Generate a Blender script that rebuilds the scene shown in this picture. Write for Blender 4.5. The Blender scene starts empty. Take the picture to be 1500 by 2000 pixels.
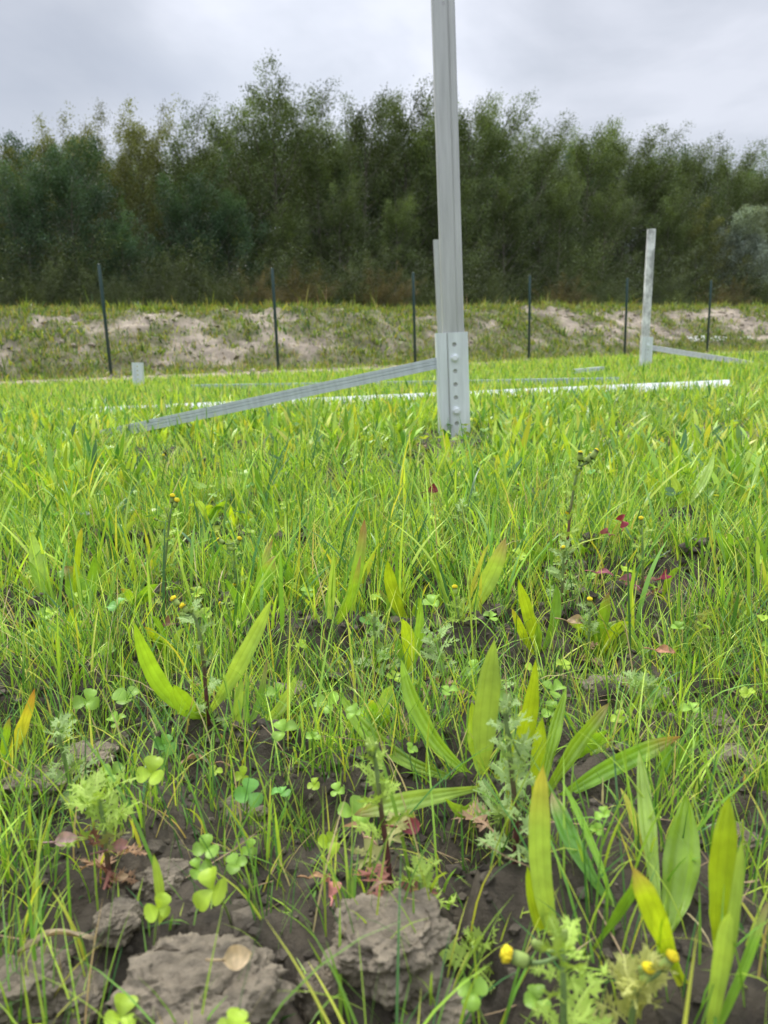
import bpy, math, random
import numpy as np
from mathutils import Vector, Matrix, Quaternion
random.seed(7); rng = np.random.default_rng(11)
S = bpy.context.scene
COL = S.collection
R = math.radians

# ---------------------------------------------------------------- camera
CAM_H, F_PX, PITCH, ROLL = 0.32, 1500.0, math.atan(313/1500), 0.030   # f for a 1500 px wide frame
cF = np.array([0, math.cos(PITCH), -math.sin(PITCH)])
r0 = np.array([1.0, 0, 0]); u0 = np.array([0, math.sin(PITCH), math.cos(PITCH)])
cR = r0*math.cos(ROLL) - u0*math.sin(ROLL)
cU = u0*math.cos(ROLL) + r0*math.sin(ROLL)
cam = bpy.data.cameras.new('camera'); camo = bpy.data.objects.new('camera', cam); COL.objects.link(camo)
m = Matrix.Identity(4)
for i in range(3):
    m[i][0] = cR[i]; m[i][1] = cU[i]; m[i][2] = -cF[i]
m[2][3] = CAM_H
camo.matrix_world = m
cam.sensor_fit = 'VERTICAL'; cam.sensor_height = 36; cam.sensor_width = 27
cam.lens = 36*F_PX/2000
cam.clip_start = 0.02; cam.clip_end = 3000
cam.dof.use_dof = True; cam.dof.focus_distance = 0.80; cam.dof.aperture_fstop = cam.lens/2.3
S.camera = camo

# ---------------------------------------------------------------- world: overcast sky
W = bpy.data.worlds.new('World'); S.world = W; W.use_nodes = True
nt = W.node_tree; nt.nodes.clear()
def N(t, **k):
    n = nt.nodes.new(t)
    for a, b in k.items(): setattr(n, a, b)
    return n
L = lambda a, b: nt.links.new(a, b)
SUN_EL, SUN_AZ = R(52), R(-28)      # azimuth measured from +Y towards +X
out = N('ShaderNodeOutputWorld')
sky = N('ShaderNodeTexSky', sky_type='NISHITA', sun_disc=False)
sky.sun_elevation = SUN_EL; sky.sun_rotation = SUN_AZ
bgs = N('ShaderNodeBackground'); bgs.inputs[1].default_value = 0.10; L(sky.outputs[0], bgs.inputs[0])
tc = N('ShaderNodeTexCoord'); sep = N('ShaderNodeSeparateXYZ'); L(tc.outputs['Generated'], sep.inputs[0])
mp = N('ShaderNodeMapping'); mp.inputs['Scale'].default_value = (1.6, 1.6, 3.6); mp.inputs['Location'].default_value = (3.1, .4, .9)
mp.inputs['Rotation'].default_value = (0, R(18), 0)
L(tc.outputs['Generated'], mp.inputs[0])
nz = N('ShaderNodeTexNoise'); nz.inputs['Scale'].default_value = 1.5; nz.inputs['Detail'].default_value = 6; nz.inputs['Roughness'].default_value = .5
nz.inputs['Distortion'].default_value = .25
L(mp.outputs[0], nz.inputs[0])
cr = N('ShaderNodeValToRGB'); L(nz.outputs['Fac'], cr.inputs[0])
e = cr.color_ramp.elements
e[0].position = .36; e[0].color = (.268, .288, .332, 1)
e[1].position = .64; e[1].color = (.425, .438, .482, 1)
x = e.new(.5); x.color = (.318, .336, .376, 1)
# thin bright place in the cloud cover
dp = N('ShaderNodeVectorMath', operation='DOT_PRODUCT'); L(tc.outputs['Generated'], dp.inputs[0])
def skydir(px, py):
    d = cF + cR*(px-750)/F_PX + cU*(1000-py)/F_PX
    return d/np.linalg.norm(d)
dp.inputs[1].default_value = tuple(skydir(640, 120))
mr = N('ShaderNodeMapRange', interpolation_type='SMOOTHSTEP'); L(dp.outputs['Value'], mr.inputs[0])
mr.inputs[1].default_value = .965; mr.inputs[2].default_value = 1.0; mr.inputs[3].default_value = 1.0; mr.inputs[4].default_value = 1.22
# overcast luminance: brighter towards the zenith
mz = N('ShaderNodeMapRange', interpolation_type='SMOOTHSTEP'); L(sep.outputs[2], mz.inputs[0])
mz.inputs[1].default_value = .36; mz.inputs[2].default_value = 1.0; mz.inputs[3].default_value = 1.0; mz.inputs[4].default_value = 4.8
mm = N('ShaderNodeMath', operation='MULTIPLY'); L(mr.outputs[0], mm.inputs[0]); L(mz.outputs[0], mm.inputs[1])
bgc = N('ShaderNodeBackground'); L(cr.outputs[0], bgc.inputs[0]); L(mm.outputs[0], bgc.inputs[1])
mx = N('ShaderNodeMixShader'); mx.inputs[0].default_value = .92
L(bgs.outputs[0], mx.inputs[1]); L(bgc.outputs[0], mx.inputs[2]); L(mx.outputs[0], out.inputs[0])

sl = bpy.data.lights.new('sun', 'SUN'); sl.energy = 1.5; sl.angle = R(10); sl.color = (1, .95, .86)
so = bpy.data.objects.new('sun', sl); COL.objects.link(so)
sd = Vector((math.sin(SUN_AZ)*math.cos(SUN_EL), math.cos(SUN_AZ)*math.cos(SUN_EL), math.sin(SUN_EL)))
so.rotation_euler = sd.to_track_quat('Z', 'Y').to_euler()
S.view_settings.view_transform = 'Standard'; S.view_settings.look = 'None'
S.view_settings.exposure = 0.90; S.view_settings.gamma = 1.0

# ---------------------------------------------------------------- noise, terrain
def _h(ix, iy, seed):
    n = (ix.astype(np.int64)*374761393 + iy.astype(np.int64)*668265263 + seed*2147483647) & 0xffffffff
    n = ((n ^ (n >> 13))*1274126177) & 0xffffffff
    return ((n ^ (n >> 16)) & 0xffffff)/float(0xffffff)
def vnoise(x, y, seed=0):
    x = np.asarray(x, float); y = np.asarray(y, float)
    ix = np.floor(x); iy = np.floor(y); fx = x-ix; fy = y-iy
    fx = fx*fx*(3-2*fx); fy = fy*fy*(3-2*fy)
    a = _h(ix, iy, seed); b = _h(ix+1, iy, seed); c = _h(ix, iy+1, seed); d = _h(ix+1, iy+1, seed)
    return (a*(1-fx)+b*fx)*(1-fy) + (c*(1-fx)+d*fx)*fy
def fbm(x, y, seed=0, o=4, g=.5):
    s = 0; a = 1; t = 0
    for i in range(o):
        s = s + a*vnoise(x*2**i+17.3*i, y*2**i-9.1*i, seed+i); t += a; a *= g
    return s/t
def sstep(a, b, x):
    t = np.clip((x-a)/(b-a), 0, 1); return t*t*(3-2*t)
# fence / embankment frame: t along the fence, s away from the camera
DD = np.array([2.94, 1.6])/3.347; NN = np.array([-DD[1], DD[0]]); F0 = np.array([-5.2, 14.5])
def ts(x, y): return (x-F0[0])*DD[0]+(y-F0[1])*DD[1], (x-F0[0])*NN[0]+(y-F0[1])*NN[1]
def xy(t, s): return F0[0]+t*DD[0]+s*NN[0], F0[1]+t*DD[1]+s*NN[1]
def bare(x, y):    # bare trodden places among the grass, 1 = bare
    b = np.exp(-(((x-1.15)/.75)**2+((y-2.35)/.33)**2))
    return b
def H(x, y):
    x = np.asarray(x, float); y = np.asarray(y, float)
    d = np.hypot(x, y)
    z = .03*(fbm(x*.6, y*.6, 3, 3)-.5)
    z = z + .07*sstep(1.0, 3.5, x)*sstep(4, 8, y)*(1-sstep(9, 13, y))
    near = 1-sstep(2.5, 6, d)
    c = fbm(x*9, y*9, 5, 4, .55)
    z = z + near*(.030*np.abs(c-.5)*2*1.2 - .006)
    c2 = vnoise(x*26+3*c, y*26-2*c, 8); c3 = vnoise(x*55, y*55, 9)
    z = z + near*(.013*sstep(.35, .6, c2) + .006*c3 + .004*vnoise(x*90, y*90, 10))
    c4 = vnoise(x*14+5, y*14+9, 12)
    z = z + near*.024*sstep(.60, .68, c4)*(.6+.4*c3)
    z = z + (1-near)*.02*(fbm(x*3, y*3, 21, 3)-.5)
    return z
def ray(px, py):
    return cF + cR*(px-750)/F_PX + cU*(1000-py)/F_PX
def G(px, py, hz=0.0):             # where the sight line meets the soil (+hz)
    d = ray(px, py); z = .012
    for _ in range(3):
        k = (CAM_H-z-hz)/-d[2]; p = d*k; z = float(H(p[0], p[1]))
    return Vector((p[0], p[1], z))
def Q(px, py, Y):                  # the point at distance Y on a sight line
    d = ray(px, py); k = Y/d[1]; return Vector((d[0]*k, Y, CAM_H+d[2]*k))
def proj(p):
    v = np.array([p[0], p[1], p[2]-CAM_H]); w = v@cF
    return 750+F_PX*(v@cR)/w, 1000-F_PX*(v@cU)/w

# ---------------------------------------------------------------- mesh + object helpers
def mesh(name, V, F, mat=None, C=None, smooth=False, UV=None):
    V = np.asarray(V, np.float32).reshape(-1, 3)
    if not isinstance(F, (list, tuple)) or (len(F) and np.ndim(F[0]) == 1): F = [F]
    me = bpy.data.meshes.new(name)
    ls, tot = [], []
    for f in F:
        f = np.asarray(f, np.int32)
        if f.size == 0: continue
        ls.append(f.ravel()); tot.append(np.full(len(f), f.shape[1], np.int32))
    loops = np.concatenate(ls); tot = np.concatenate(tot)
    st = np.concatenate([[0], np.cumsum(tot)[:-1]]).astype(np.int32)
    me.vertices.add(len(V)); me.vertices.foreach_set('co', V.ravel())
    me.loops.add(len(loops)); me.loops.foreach_set('vertex_index', loops)
    me.polygons.add(len(tot)); me.polygons.foreach_set('loop_start', st); me.polygons.foreach_set('loop_total', tot)
    hard = mat is not None and not smooth and mat.name in ('galvanised_steel', 'blotched_galvanised_steel', 'white_coated_rail', 'clod_earth', 'bank_earth')
    me.polygons.foreach_set('use_smooth', np.full(len(tot), not hard))
    if C is not None:
        C = np.asarray(C, np.float32)
        if C.ndim == 1: C = np.tile(C, (len(V), 1))
        if C.shape[1] == 3: C = np.hstack([C, np.ones((len(C), 1), np.float32)])
        a = me.color_attributes.new('tint', 'FLOAT_COLOR', 'POINT'); a.data.foreach_set('color', C.ravel())
    if UV is not None:
        u = me.uv_layers.new(name='UVMap'); uv = np.asarray(UV, np.float32)[loops]; u.data.foreach_set('uv', uv.ravel())
    me.update(calc_edges=True); me.validate()
    if mat: me.materials.append(mat)
    return me
def obj(name, me, parent=None, loc=None):
    o = bpy.data.objects.new(name, me); COL.objects.link(o)
    if parent: o.parent = parent
    if loc is not None: o.location = loc
    return o
def tag(o, label=None, cat=None, group=None, kind=None):
    for k, v in (('label', label), ('category', cat), ('group', group), ('kind', kind)):
        if v: o[k] = v
    return o
def empty(name, loc): return obj(name, None, None, loc)
class Geo:
    def __init__(s): s.v = []; s.c = []; s.q = []; s.t = []; s.n = []; s.k = 0
    def add(s, V, Fq=None, Ft=None, C=(1, 1, 1), Fn=None):
        V = np.asarray(V, float).reshape(-1, 3); C = np.asarray(C, float)
        if C.ndim == 1: C = np.tile(C, (len(V), 1))
        if Fq is not None and len(Fq): s.q.append(np.asarray(Fq)+s.k)
        if Ft is not None and len(Ft): s.t.append(np.asarray(Ft)+s.k)
        if Fn is not None:
            for f in Fn: s.n.append(np.asarray([f])+s.k)
        s.v.append(V); s.c.append(C[:, :3]); s.k += len(V)
    def mesh(s, name, mat, smooth=False):
        F = []
        if s.q: F.append(np.concatenate(s.q))
        if s.t: F.append(np.concatenate(s.t))
        F += s.n
        return mesh(name, np.concatenate(s.v), F, mat, np.concatenate(s.c), smooth)
def tube(g, pts, rad, C=(1, 1, 1), n=6, cap=True):
    P = [Vector(p) for p in pts]; V = []; CC = []
    C = np.asarray(C, float)
    for i, p in enumerate(P):
        d = (P[min(i+1, len(P)-1)]-P[max(i-1, 0)]).normalized()
        a = d.cross(Vector((.3, .9, .1)) if abs(d.y) < .9 else Vector((1, 0, 0))).normalized(); b = d.cross(a)
        r = rad[i] if hasattr(rad, '__len__') else rad
        for k in range(n):
            w = 2*math.pi*k/n; V.append(p+a*(r*math.cos(w))+b*(r*math.sin(w)))
            CC.append(C[i] if C.ndim == 2 else C)
    Fq = [[i*n+k, i*n+(k+1) % n, (i+1)*n+(k+1) % n, (i+1)*n+k] for i in range(len(P)-1) for k in range(n)]
    g.add([tuple(v) for v in V], Fq, None, np.array(CC), [list(range(n-1, -1, -1)), list(range((len(P)-1)*n, len(P)*n))] if cap else None)
def bez(a, m, b, n):     # passes through m half way
    a, m, b = Vector(a), Vector(m), Vector(b); c = m*2-(a+b)*.5
    return [a*((1-t)**2)+c*(2*t*(1-t))+b*(t*t) for t in [i/(n-1) for i in range(n)]]

# ---------------------------------------------------------------- materials
def mat(name):
    mt = bpy.data.materials.new(name); mt.use_nodes = True; t = mt.node_tree; t.nodes.clear()
    return mt, t
def vegmat(name, rough=.45, trans=.35, tcol=(1.25, 1.15, .45), spec=.35, nscale=60, nval=.25, veins=False, rnd=.18):
    mt, t = mat(name); n = t.nodes.new; l = t.links.new
    at = n('ShaderNodeAttribute'); at.attribute_name = 'tint'
    oi = n('ShaderNodeObjectInfo')
    tcn = n('ShaderNodeTexCoord'); no = n('ShaderNodeTexNoise'); no.inputs['Scale'].default_value = nscale; no.inputs['Detail'].default_value = 3
    l(tcn.outputs['Object'], no.inputs[0])
    m1 = n('ShaderNodeMapRange'); l(no.outputs['Fac'], m1.inputs[0]); m1.inputs[1].default_value = .3; m1.inputs[2].default_value = .7
    m1.inputs[3].default_value = 1-nval; m1.inputs[4].default_value = 1+nval
    m2 = n('ShaderNodeMapRange'); l(oi.outputs['Random'], m2.inputs[0]); m2.inputs[3].default_value = 1-rnd; m2.inputs[4].default_value = 1+rnd
    mu = n('ShaderNodeMath'); mu.operation = 'MULTIPLY'; l(m1.outputs[0], mu.inputs[0]); l(m2.outputs[0], mu.inputs[1])
    val = mu.outputs[0]
    bs = n('ShaderNodeBsdfPrincipled'); bs.inputs['Roughness'].default_value = rough; bs.inputs['Specular IOR Level'].default_value = spec
    if veins:
        uv = n('ShaderNodeUVMap'); sx = n('ShaderNodeSeparateXYZ'); l(uv.outputs[0], sx.inputs[0])
        wv = n('ShaderNodeMath'); wv.operation = 'MULTIPLY'; wv.inputs[1].default_value = 2*math.pi*3.0; l(sx.outputs[0], wv.inputs[0])
        sn = n('ShaderNodeMath'); sn.operation = 'COSINE'; l(wv.outputs[0], sn.inputs[0])
        pw = n('ShaderNodeMapRange'); l(sn.outputs[0], pw.inputs[0]); pw.inputs[1].default_value = .55; pw.inputs[2].default_value = 1
        pw.inputs[3].default_value = 1; pw.inputs[4].default_value = .89
        m3 = n('ShaderNodeMath'); m3.operation = 'MULTIPLY'; l(val, m3.inputs[0]); l(pw.outputs[0], m3.inputs[1]); val = m3.outputs[0]
        bp = n('ShaderNodeBump'); bp.inputs['Strength'].default_value = .35; bp.inputs['Distance'].default_value = .0008
        l(sn.outputs[0], bp.inputs['Height']); l(bp.outputs[0], bs.inputs['Normal'])
    mc = n('ShaderNodeVectorMath'); mc.operation = 'SCALE'; l(at.outputs['Color'], mc.inputs[0]); l(val, mc.inputs['Scale'])
    l(mc.outputs[0], bs.inputs['Base Color'])
    tr = n('ShaderNodeBsdfTranslucent'); tm = n('ShaderNodeVectorMath'); tm.operation = 'MULTIPLY'; tm.inputs[1].default_value = tcol
    l(mc.outputs[0], tm.inputs[0]); l(tm.outputs[0], tr.inputs[0])
    ms = n('ShaderNodeMixShader'); ms.inputs[0].default_value = trans; l(bs.outputs[0], ms.inputs[1]); l(tr.outputs[0], ms.inputs[2])
    o = n('ShaderNodeOutputMaterial'); l(ms.outputs[0], o.inputs[0]); return mt
def solidmat(name, rough=.8, scale=30, contrast=.25, bump=.3, dist=.003, metallic=0, spec=.3, stretch=None, detail=6, lo=.3, hi=.7, wet=0):
    mt, t = mat(name); n = t.nodes.new; l = t.links.new
    at = n('ShaderNodeAttribute'); at.attribute_name = 'tint'
    tcn = n('ShaderNodeTexCoord'); mpn = n('ShaderNodeMapping'); l(tcn.outputs['Object'], mpn.inputs[0])
    if stretch: mpn.inputs['Scale'].default_value = stretch
    no = n('ShaderNodeTexNoise'); no.inputs['Scale'].default_value = scale; no.inputs['Detail'].default_value = detail; l(mpn.outputs[0], no.inputs[0])
    no.inputs['Roughness'].default_value = .62
    m1 = n('ShaderNodeMapRange'); l(no.outputs['Fac'], m1.inputs[0]); m1.inputs[1].default_value = lo; m1.inputs[2].default_value = hi
    m1.inputs[3].default_value = 1-contrast; m1.inputs[4].default_value = 1+contrast
    mc = n('ShaderNodeVectorMath'); mc.operation = 'SCALE'; l(at.outputs['Color'], mc.inputs[0]); l(m1.outputs[0], mc.inputs['Scale'])
    bs = n('ShaderNodeBsdfPrincipled'); bs.inputs['Roughness'].default_value = rough; bs.inputs['Specular IOR Level'].default_value = spec
    bs.inputs['Metallic'].default_value = metallic
    l(mc.outputs[0], bs.inputs['Base Color'])
    if bump:
        n2 = n('ShaderNodeTexNoise'); n2.inputs['Scale'].default_value = scale*3.1; n2.inputs['Detail'].default_value = 8; n2.inputs['Roughness'].default_value = .7
        l(mpn.outputs[0], n2.inputs[0])
        ad = n('ShaderNodeMath'); ad.operation = 'MULTIPLY_ADD'; l(n2.outputs['Fac'], ad.inputs[0]); ad.inputs[1].default_value = .5; l(no.outputs['Fac'], ad.inputs[2])
        bp = n('ShaderNodeBump'); bp.inputs['Strength'].default_value = bump; bp.inputs['Distance'].default_value = dist
        l(ad.outputs[0], bp.inputs['Height']); l(bp.outputs[0], bs.inputs['Normal'])
    o = n('ShaderNodeOutputMaterial'); l(bs.outputs[0], o.inputs[0]); return mt
M = dict(
    grass=vegmat('grass_blades', .38, .36, nscale=12, nval=.12),
    leaf=vegmat('plantain_leaf', .36, .42, nscale=90, nval=.16, veins=True, spec=.45),
    soft=vegmat('groundsel_leaf', .62, .30, (1.1, 1.1, .6), .25, 200, .2),
    clover=vegmat('clover_leaf', .45, .38, nscale=160, nval=.12, rnd=.25),
    dead=vegmat('dry_leaf', .7, .25, (1.1, 1, .8), .2, 120, .3),
    tree=vegmat('tree_foliage', .55, .22, (1.2, 1.15, .5), .3, .8, .32, rnd=.26),
    bark=solidmat('bark', .85, 8, .3, .5, .02),
    soil=solidmat('soil', .9, 42, .5, 1.0, .008, spec=.2),
    clod=solidmat('clod_earth', .85, 70, .45, 1.0, .006, spec=.25),
    bank=solidmat('bank_earth', .95, 5, .30, .8, .06, spec=.15),
    zinc=solidmat('galvanised_steel', .45, 48, .16, .12, .0008, metallic=.2, spec=.5, stretch=(1, 1, .08)),
    zincold=solidmat('blotched_galvanised_steel', .6, 9, .38, .1, .001, metallic=.1, spec=.5, stretch=(1, 1, .8), lo=.42, hi=.6),
    green=solidmat('green_coated_steel', .35, 20, .12, .1, .001, spec=.5),
    flower=vegmat('flower_yellow', .6, .2, (1, 1, 1), .2, 300, .1, rnd=.05),
)

# ---------------------------------------------------------------- ground sheet
def sinhs(lo, hi, c, a, du):
    u = np.arange(-math.asinh((c-lo)/a), math.asinh((hi-c)/a)+du, du); return c+a*np.sinh(u)
gx = sinhs(-700, 700, .0, .42, .0165); gy = sinhs(-60, 900, .75, .42, .0165)
X, Y = np.meshgrid(gx, gy); Z = H(X, Y)
nx, ny = len(gx), len(gy)
idx = np.arange(nx*ny).reshape(ny, nx)
Fq = np.stack([idx[:-1, :-1], idx[:-1, 1:], idx[1:, 1:], idx[1:, :-1]], -1).reshape(-1, 4)
T_, S_ = ts(X, Y)
soil = np.array([.066, .055, .040]); sand = np.array([.33, .27, .20]); turf = np.array([.075, .095, .03]); dusty = np.array([.29, .235, .175])
k = fbm(X*5, Y*5, 31, 4)[..., None]
c = soil*(.75+.5*k)
c = c*(1-.85*bare(X, Y)[..., None]) + dusty*(.85*bare(X, Y)[..., None])
w = (sstep(3, 7, np.hypot(X, Y))*.55)[..., None]; c = c*(1-w)+turf*(.8+.4*k)*w
w = (sstep(-5.4, -4.2, S_+1.0*(k[..., 0]-.5)))[..., None]; c = c*(1-w)+sand*(.8+.4*k)*w
w = (sstep(6, 9, S_))[..., None]; c = c*(1-w)+turf*w
g = obj('ground', mesh('ground', np.stack([X, Y, Z], -1), Fq, M['soil'], c.reshape(-1, 3), True)); g['kind'] = 'structure'

# ---------------------------------------------------------------- embankment
def bankz(t, s):
    up = sstep(-.15, 4.4, s+.7*(fbm(t*.22, s*.3, 41, 3)-.5)); dn = 1-sstep(7.5, 13, s)
    hgt = 1.43+.10*(fbm(t*.25, s*0, 43, 2)-.5)
    z = hgt*up*dn
    body = sstep(0, 1.2, s)*dn
    r = fbm(t*.55, s*.7, 45, 4)
    z = z+body*(.42*(r-.5)) *(1-.6*sstep(3.5, 4.6, s))
    z = z+body*(.24*np.abs(fbm(t*1.6, s*1.6, 47, 4)-.5)*2+.09*fbm(t*5, s*5, 49, 3))
    return z-.06
def bankgreen(t, s):    # share of plant cover on the bank
    n1 = fbm(t*.42+2, s*.62+1, 51, 3); n2 = fbm(t*1.7, s*1.9, 53, 3)
    v = .48*n1+.52*n2
    v = v+.10*sstep(14, 30, t)+.30*sstep(3.5, 4.2, s)+.22*(1-sstep(.4, 1.3, s))-.03
    return sstep(.405, .52, v)
bt = np.arange(-26, 70, .085); bs_ = np.concatenate([np.arange(-.3, 5.2, .075), np.arange(5.2, 14, .3)])
T, Sg = np.meshgrid(bt, bs_); Zb = bankz(T, Sg); Xb, Yb = xy(T, Sg)
nb, mb = len(bt), len(bs_); idx = np.arange(nb*mb).reshape(mb, nb)
Fq = np.stack([idx[:-1, :-1], idx[:-1, 1:], idx[1:, 1:], idx[1:, :-1]], -1).reshape(-1, 4)
gm = bankgreen(T, Sg)[..., None]; k = fbm(T*2.3, Sg*2.3, 55, 4)[..., None]
c = (np.array([.28, .235, .18])*(.45+1.1*k))*(1-.6*gm)+np.array([.10, .11, .04])*.6*gm
b = obj('embankment', mesh('embankment', np.stack([Xb, Yb, Zb], -1), Fq, M['bank'], c.reshape(-1, 3), True)); b['kind'] = 'structure'

# ---------------------------------------------------------------- vectorised plants
def blades(base, Ln, lean, az, bend, w, C, seg=3, side_jit=.5, prof=None, tipC=None):
    """returns verts, quads, colours for N curved tapering blades"""
    n = len(base); s = np.linspace(0, 1, seg+1)
    ang = lean[:, None]+bend[:, None]*s[None]
    dh = np.sin(ang)*Ln[:, None]/seg; dv = np.cos(ang)*Ln[:, None]/seg
    hx = np.concatenate([np.zeros((n, 1)), np.cumsum(.5*(dh[:, 1:]+dh[:, :-1]), 1)], 1)
    vz = np.concatenate([np.zeros((n, 1)), np.cumsum(.5*(dv[:, 1:]+dv[:, :-1]), 1)], 1)
    P = np.stack([base[:, 0:1]+hx*np.cos(az)[:, None], base[:, 1:2]+hx*np.sin(az)[:, None], base[:, 2:3]+vz], -1)
    a2 = az+math.pi/2+rng.normal(0, side_jit, n)
    sd_ = np.stack([np.cos(a2), np.sin(a2), rng.normal(0, .15, n)], -1)
    if prof is None: prof = np.interp(s, [0, .3, .7, 1], [.7, 1, .75, .06])
    off = sd_[:, None, :]*(w[:, None]*.5*prof[None])[..., None]
    V = np.stack([P-off, P+off], 2)                       # n, seg+1, 2, 3
    CC = np.repeat(np.repeat(C[:, None, None, :], seg+1, 1), 2, 2)
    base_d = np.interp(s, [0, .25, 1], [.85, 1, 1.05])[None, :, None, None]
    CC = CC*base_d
    if tipC is not None: 
        kk = (s**3)[None, :, None, None]; CC = CC*(1-kk)+tipC[:, None, None, :]*kk
    b0 = (np.arange(n)*(seg+1)*2)[:, None]; j = (np.arange(seg)*2)[None]
    q = np.stack([b0+j, b0+j+1, b0+j+3, b0+j+2], -1).reshape(-1, 4)
    return V.reshape(-1, 3), q, CC.reshape(-1, 3)
PAL = np.array([[.31, .49, .06], [.17, .34, .05], [.07, .18, .045], [.54, .58, .09], [.44, .60, .08], [.50, .41, .20]])
def pick(n, p): return PAL[rng.choice(len(PAL), n, p=np.array(p)/sum(p))]*rng.uniform(.8, 1.2, (n, 1))*rng.uniform(.93, 1.07, (n, 3))
def scatter(n, y0, y1, half=.64, pad=.80):
    y = np.sqrt(rng.uniform(y0*y0, y1*y1, n)); x = rng.uniform(-1, 1, n)*(half*y+pad); return x, y
def infield(x, y, edge=-2.9):
    t, s = ts(x, y); return s < edge-1.7*(1-sstep(3, 13, t))+1.3*(fbm(t*.8, s*.8, 61, 3)-.5)
pole_xy = []       # filled later; keep hero stems free
HERO = np.array([tuple(G(*p))[:2]+(r_,) for p, r_ in [((408, 1438), .07), ((468, 1485), .04), ((950, 1600), .09), ((1050, 1580), .07), ((1082, 1905), .04), ((1200, 1790), .05), ((1345, 1925), .08), ((1408, 1890), .05), ((146, 1215), .07),
    ((492, 1222), .05), ((632, 1185), .05), ((648, 1262), .05), ((905, 1215), .06), ((805, 1225), .05), ((800, 1325), .05), ((1050, 1290), .06), ((1172, 1290), .05), ((1322, 1030), .07), ((322, 1215), .05), ((470, 1215), .05),
    ((1105, 1165), .06), ((1254, 1190), .05), ((764, 1742), .05), ((1005, 1700), .05), ((150, 1590), .045), ((212, 1720), .04), ((735, 1322), .04), ((868, 1365), .04), ((1152, 1305), .04), ((898, 1262), .04),
    ((215, 920), .20), ((300, 905), .2), ((400, 880), .16), ((885, 905), .16), ((485, 1590), .03), ((402, 1720), .035), ((430, 1830), .04), ((298, 1580), .03), ((248, 1400), .035), ((690, 1640), .035), ((1080, 1420), .035), ((845, 1220), .03), ((640, 1400), .035), ((400, 1930), .06), ((755, 1880), .05), ((600, 1740), .03)]])
def heromask(x, y):
    m_ = np.zeros(len(x))
    for hx, hy, hr in HERO: m_ = np.maximum(m_, ((x-hx*y/hy)/hr)**2+np.where(y < hy, (y-hy)/(hr*1.8), (y-hy)/(hr*.6))**2 < 1)
    return m_
gr = Geo()
def tufts(ntuft, y0, y1, per, spread, hm, hs, w0, w1, seg, pal, thr, lean=.25, bendm=.5):
    x, y = scatter(ntuft, y0, y1)
    d = fbm(x*3.2, y*3.2, 71, 3)
    keep = (d > thr+rng.normal(0, .05, ntuft)) & infield(x, y) & (rng.uniform(0, 1, ntuft) > .88*bare(x, y)) & (rng.uniform(0, 1, ntuft) > .50*heromask(x, y)) & (rng.uniform(0, 1, ntuft) > .85*(((x-.235*y/2.6)/.13)**2+((y-2.35)/.33)**2 < 1))
    x, y = x[keep], y[keep]; n = len(x)
    cnt = rng.poisson(per, n)+1; I = np.repeat(np.arange(n), cnt); N_ = len(I)
    bx = x[I]+rng.normal(0, spread, N_); by = y[I]+rng.normal(0, spread, N_)
    th = rng.uniform(.7, 1.25, n)[I]
    base = np.stack([bx, by, H(bx, by)-.004], -1)
    away = np.arctan2(by-y[I], bx-x[I]); az = away+rng.normal(0, .9, N_)
    Ln = np.clip(rng.normal(hm, hs, N_)*th, .02, hm*2.2)
    C = pick(N_, pal)*rng.uniform(.85, 1.15, n)[I][:, None]
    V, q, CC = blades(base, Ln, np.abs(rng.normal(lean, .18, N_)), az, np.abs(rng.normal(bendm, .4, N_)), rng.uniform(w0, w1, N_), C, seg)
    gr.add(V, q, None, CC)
#        tufts  y0   y1  per spread  h    sd   w0     w1   seg palette
tufts(2500, .22, .75, 9, .011, .050, .020, .0007, .0015, 5, [3, 4, 2.6, .9, 1.6, .6], .24, .22, .6)
tufts(750, .22, .75, 3, .010, .060, .022, .0014, .0024, 5, [3, 4, 1, 1.2, 2, .2], .30, .2, .6)
tufts(4600, .22, 1.2, 4, .008, .014, .006, .0009, .0018, 2, [3, 4, 3, 1, 2, .8], .2, .5, .5)
tufts(6400, .75, 1.6, 9, .012, .058, .022, .0009, .0019, 4, [4, 4, 3, 1.0, 2, .7], .34, .25, .6)
tufts(2000, .75, 1.9, 3, .012, .085, .028, .0028, .0055, 6, [3, 4, 2, 1.2, 3, 0], .3, .2, .55)
tufts(9800, 1.6, 3.6, 9, .016, .062, .028, .0016, .0036, 3, [4, 4, 4, 1.4, 2.6, .9], .34, .3, .6)
tufts(17000, 3.6, 7.5, 7, .03, .080, .034, .0040, .0080, 3, [4, 4, 3.6, 1.6, 3.4, .9], .30, .3)
tufts(16000, 7.5, 16, 6, .05, .095, .038, .009, .015, 2, [5, 3, 3, 1.6, 4, 1], .2)
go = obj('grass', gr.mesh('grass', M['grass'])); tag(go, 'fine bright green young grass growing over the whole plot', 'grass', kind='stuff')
# dry straw lying about on the near soil
st = Geo(); n = 2800; x_, y_ = scatter(n, .25, 2.0); base = np.stack([x_, y_, H(x_, y_)+.004], -1)
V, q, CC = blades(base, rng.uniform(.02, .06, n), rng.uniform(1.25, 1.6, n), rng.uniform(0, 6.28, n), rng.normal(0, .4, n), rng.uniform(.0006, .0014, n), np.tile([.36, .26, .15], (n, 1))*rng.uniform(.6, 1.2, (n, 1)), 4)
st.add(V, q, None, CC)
tag(obj('dry_straw', st.mesh('dry_straw', M['dead'])), 'thin dry straw bits lying on the bare soil', 'straw', kind='stuff')
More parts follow.
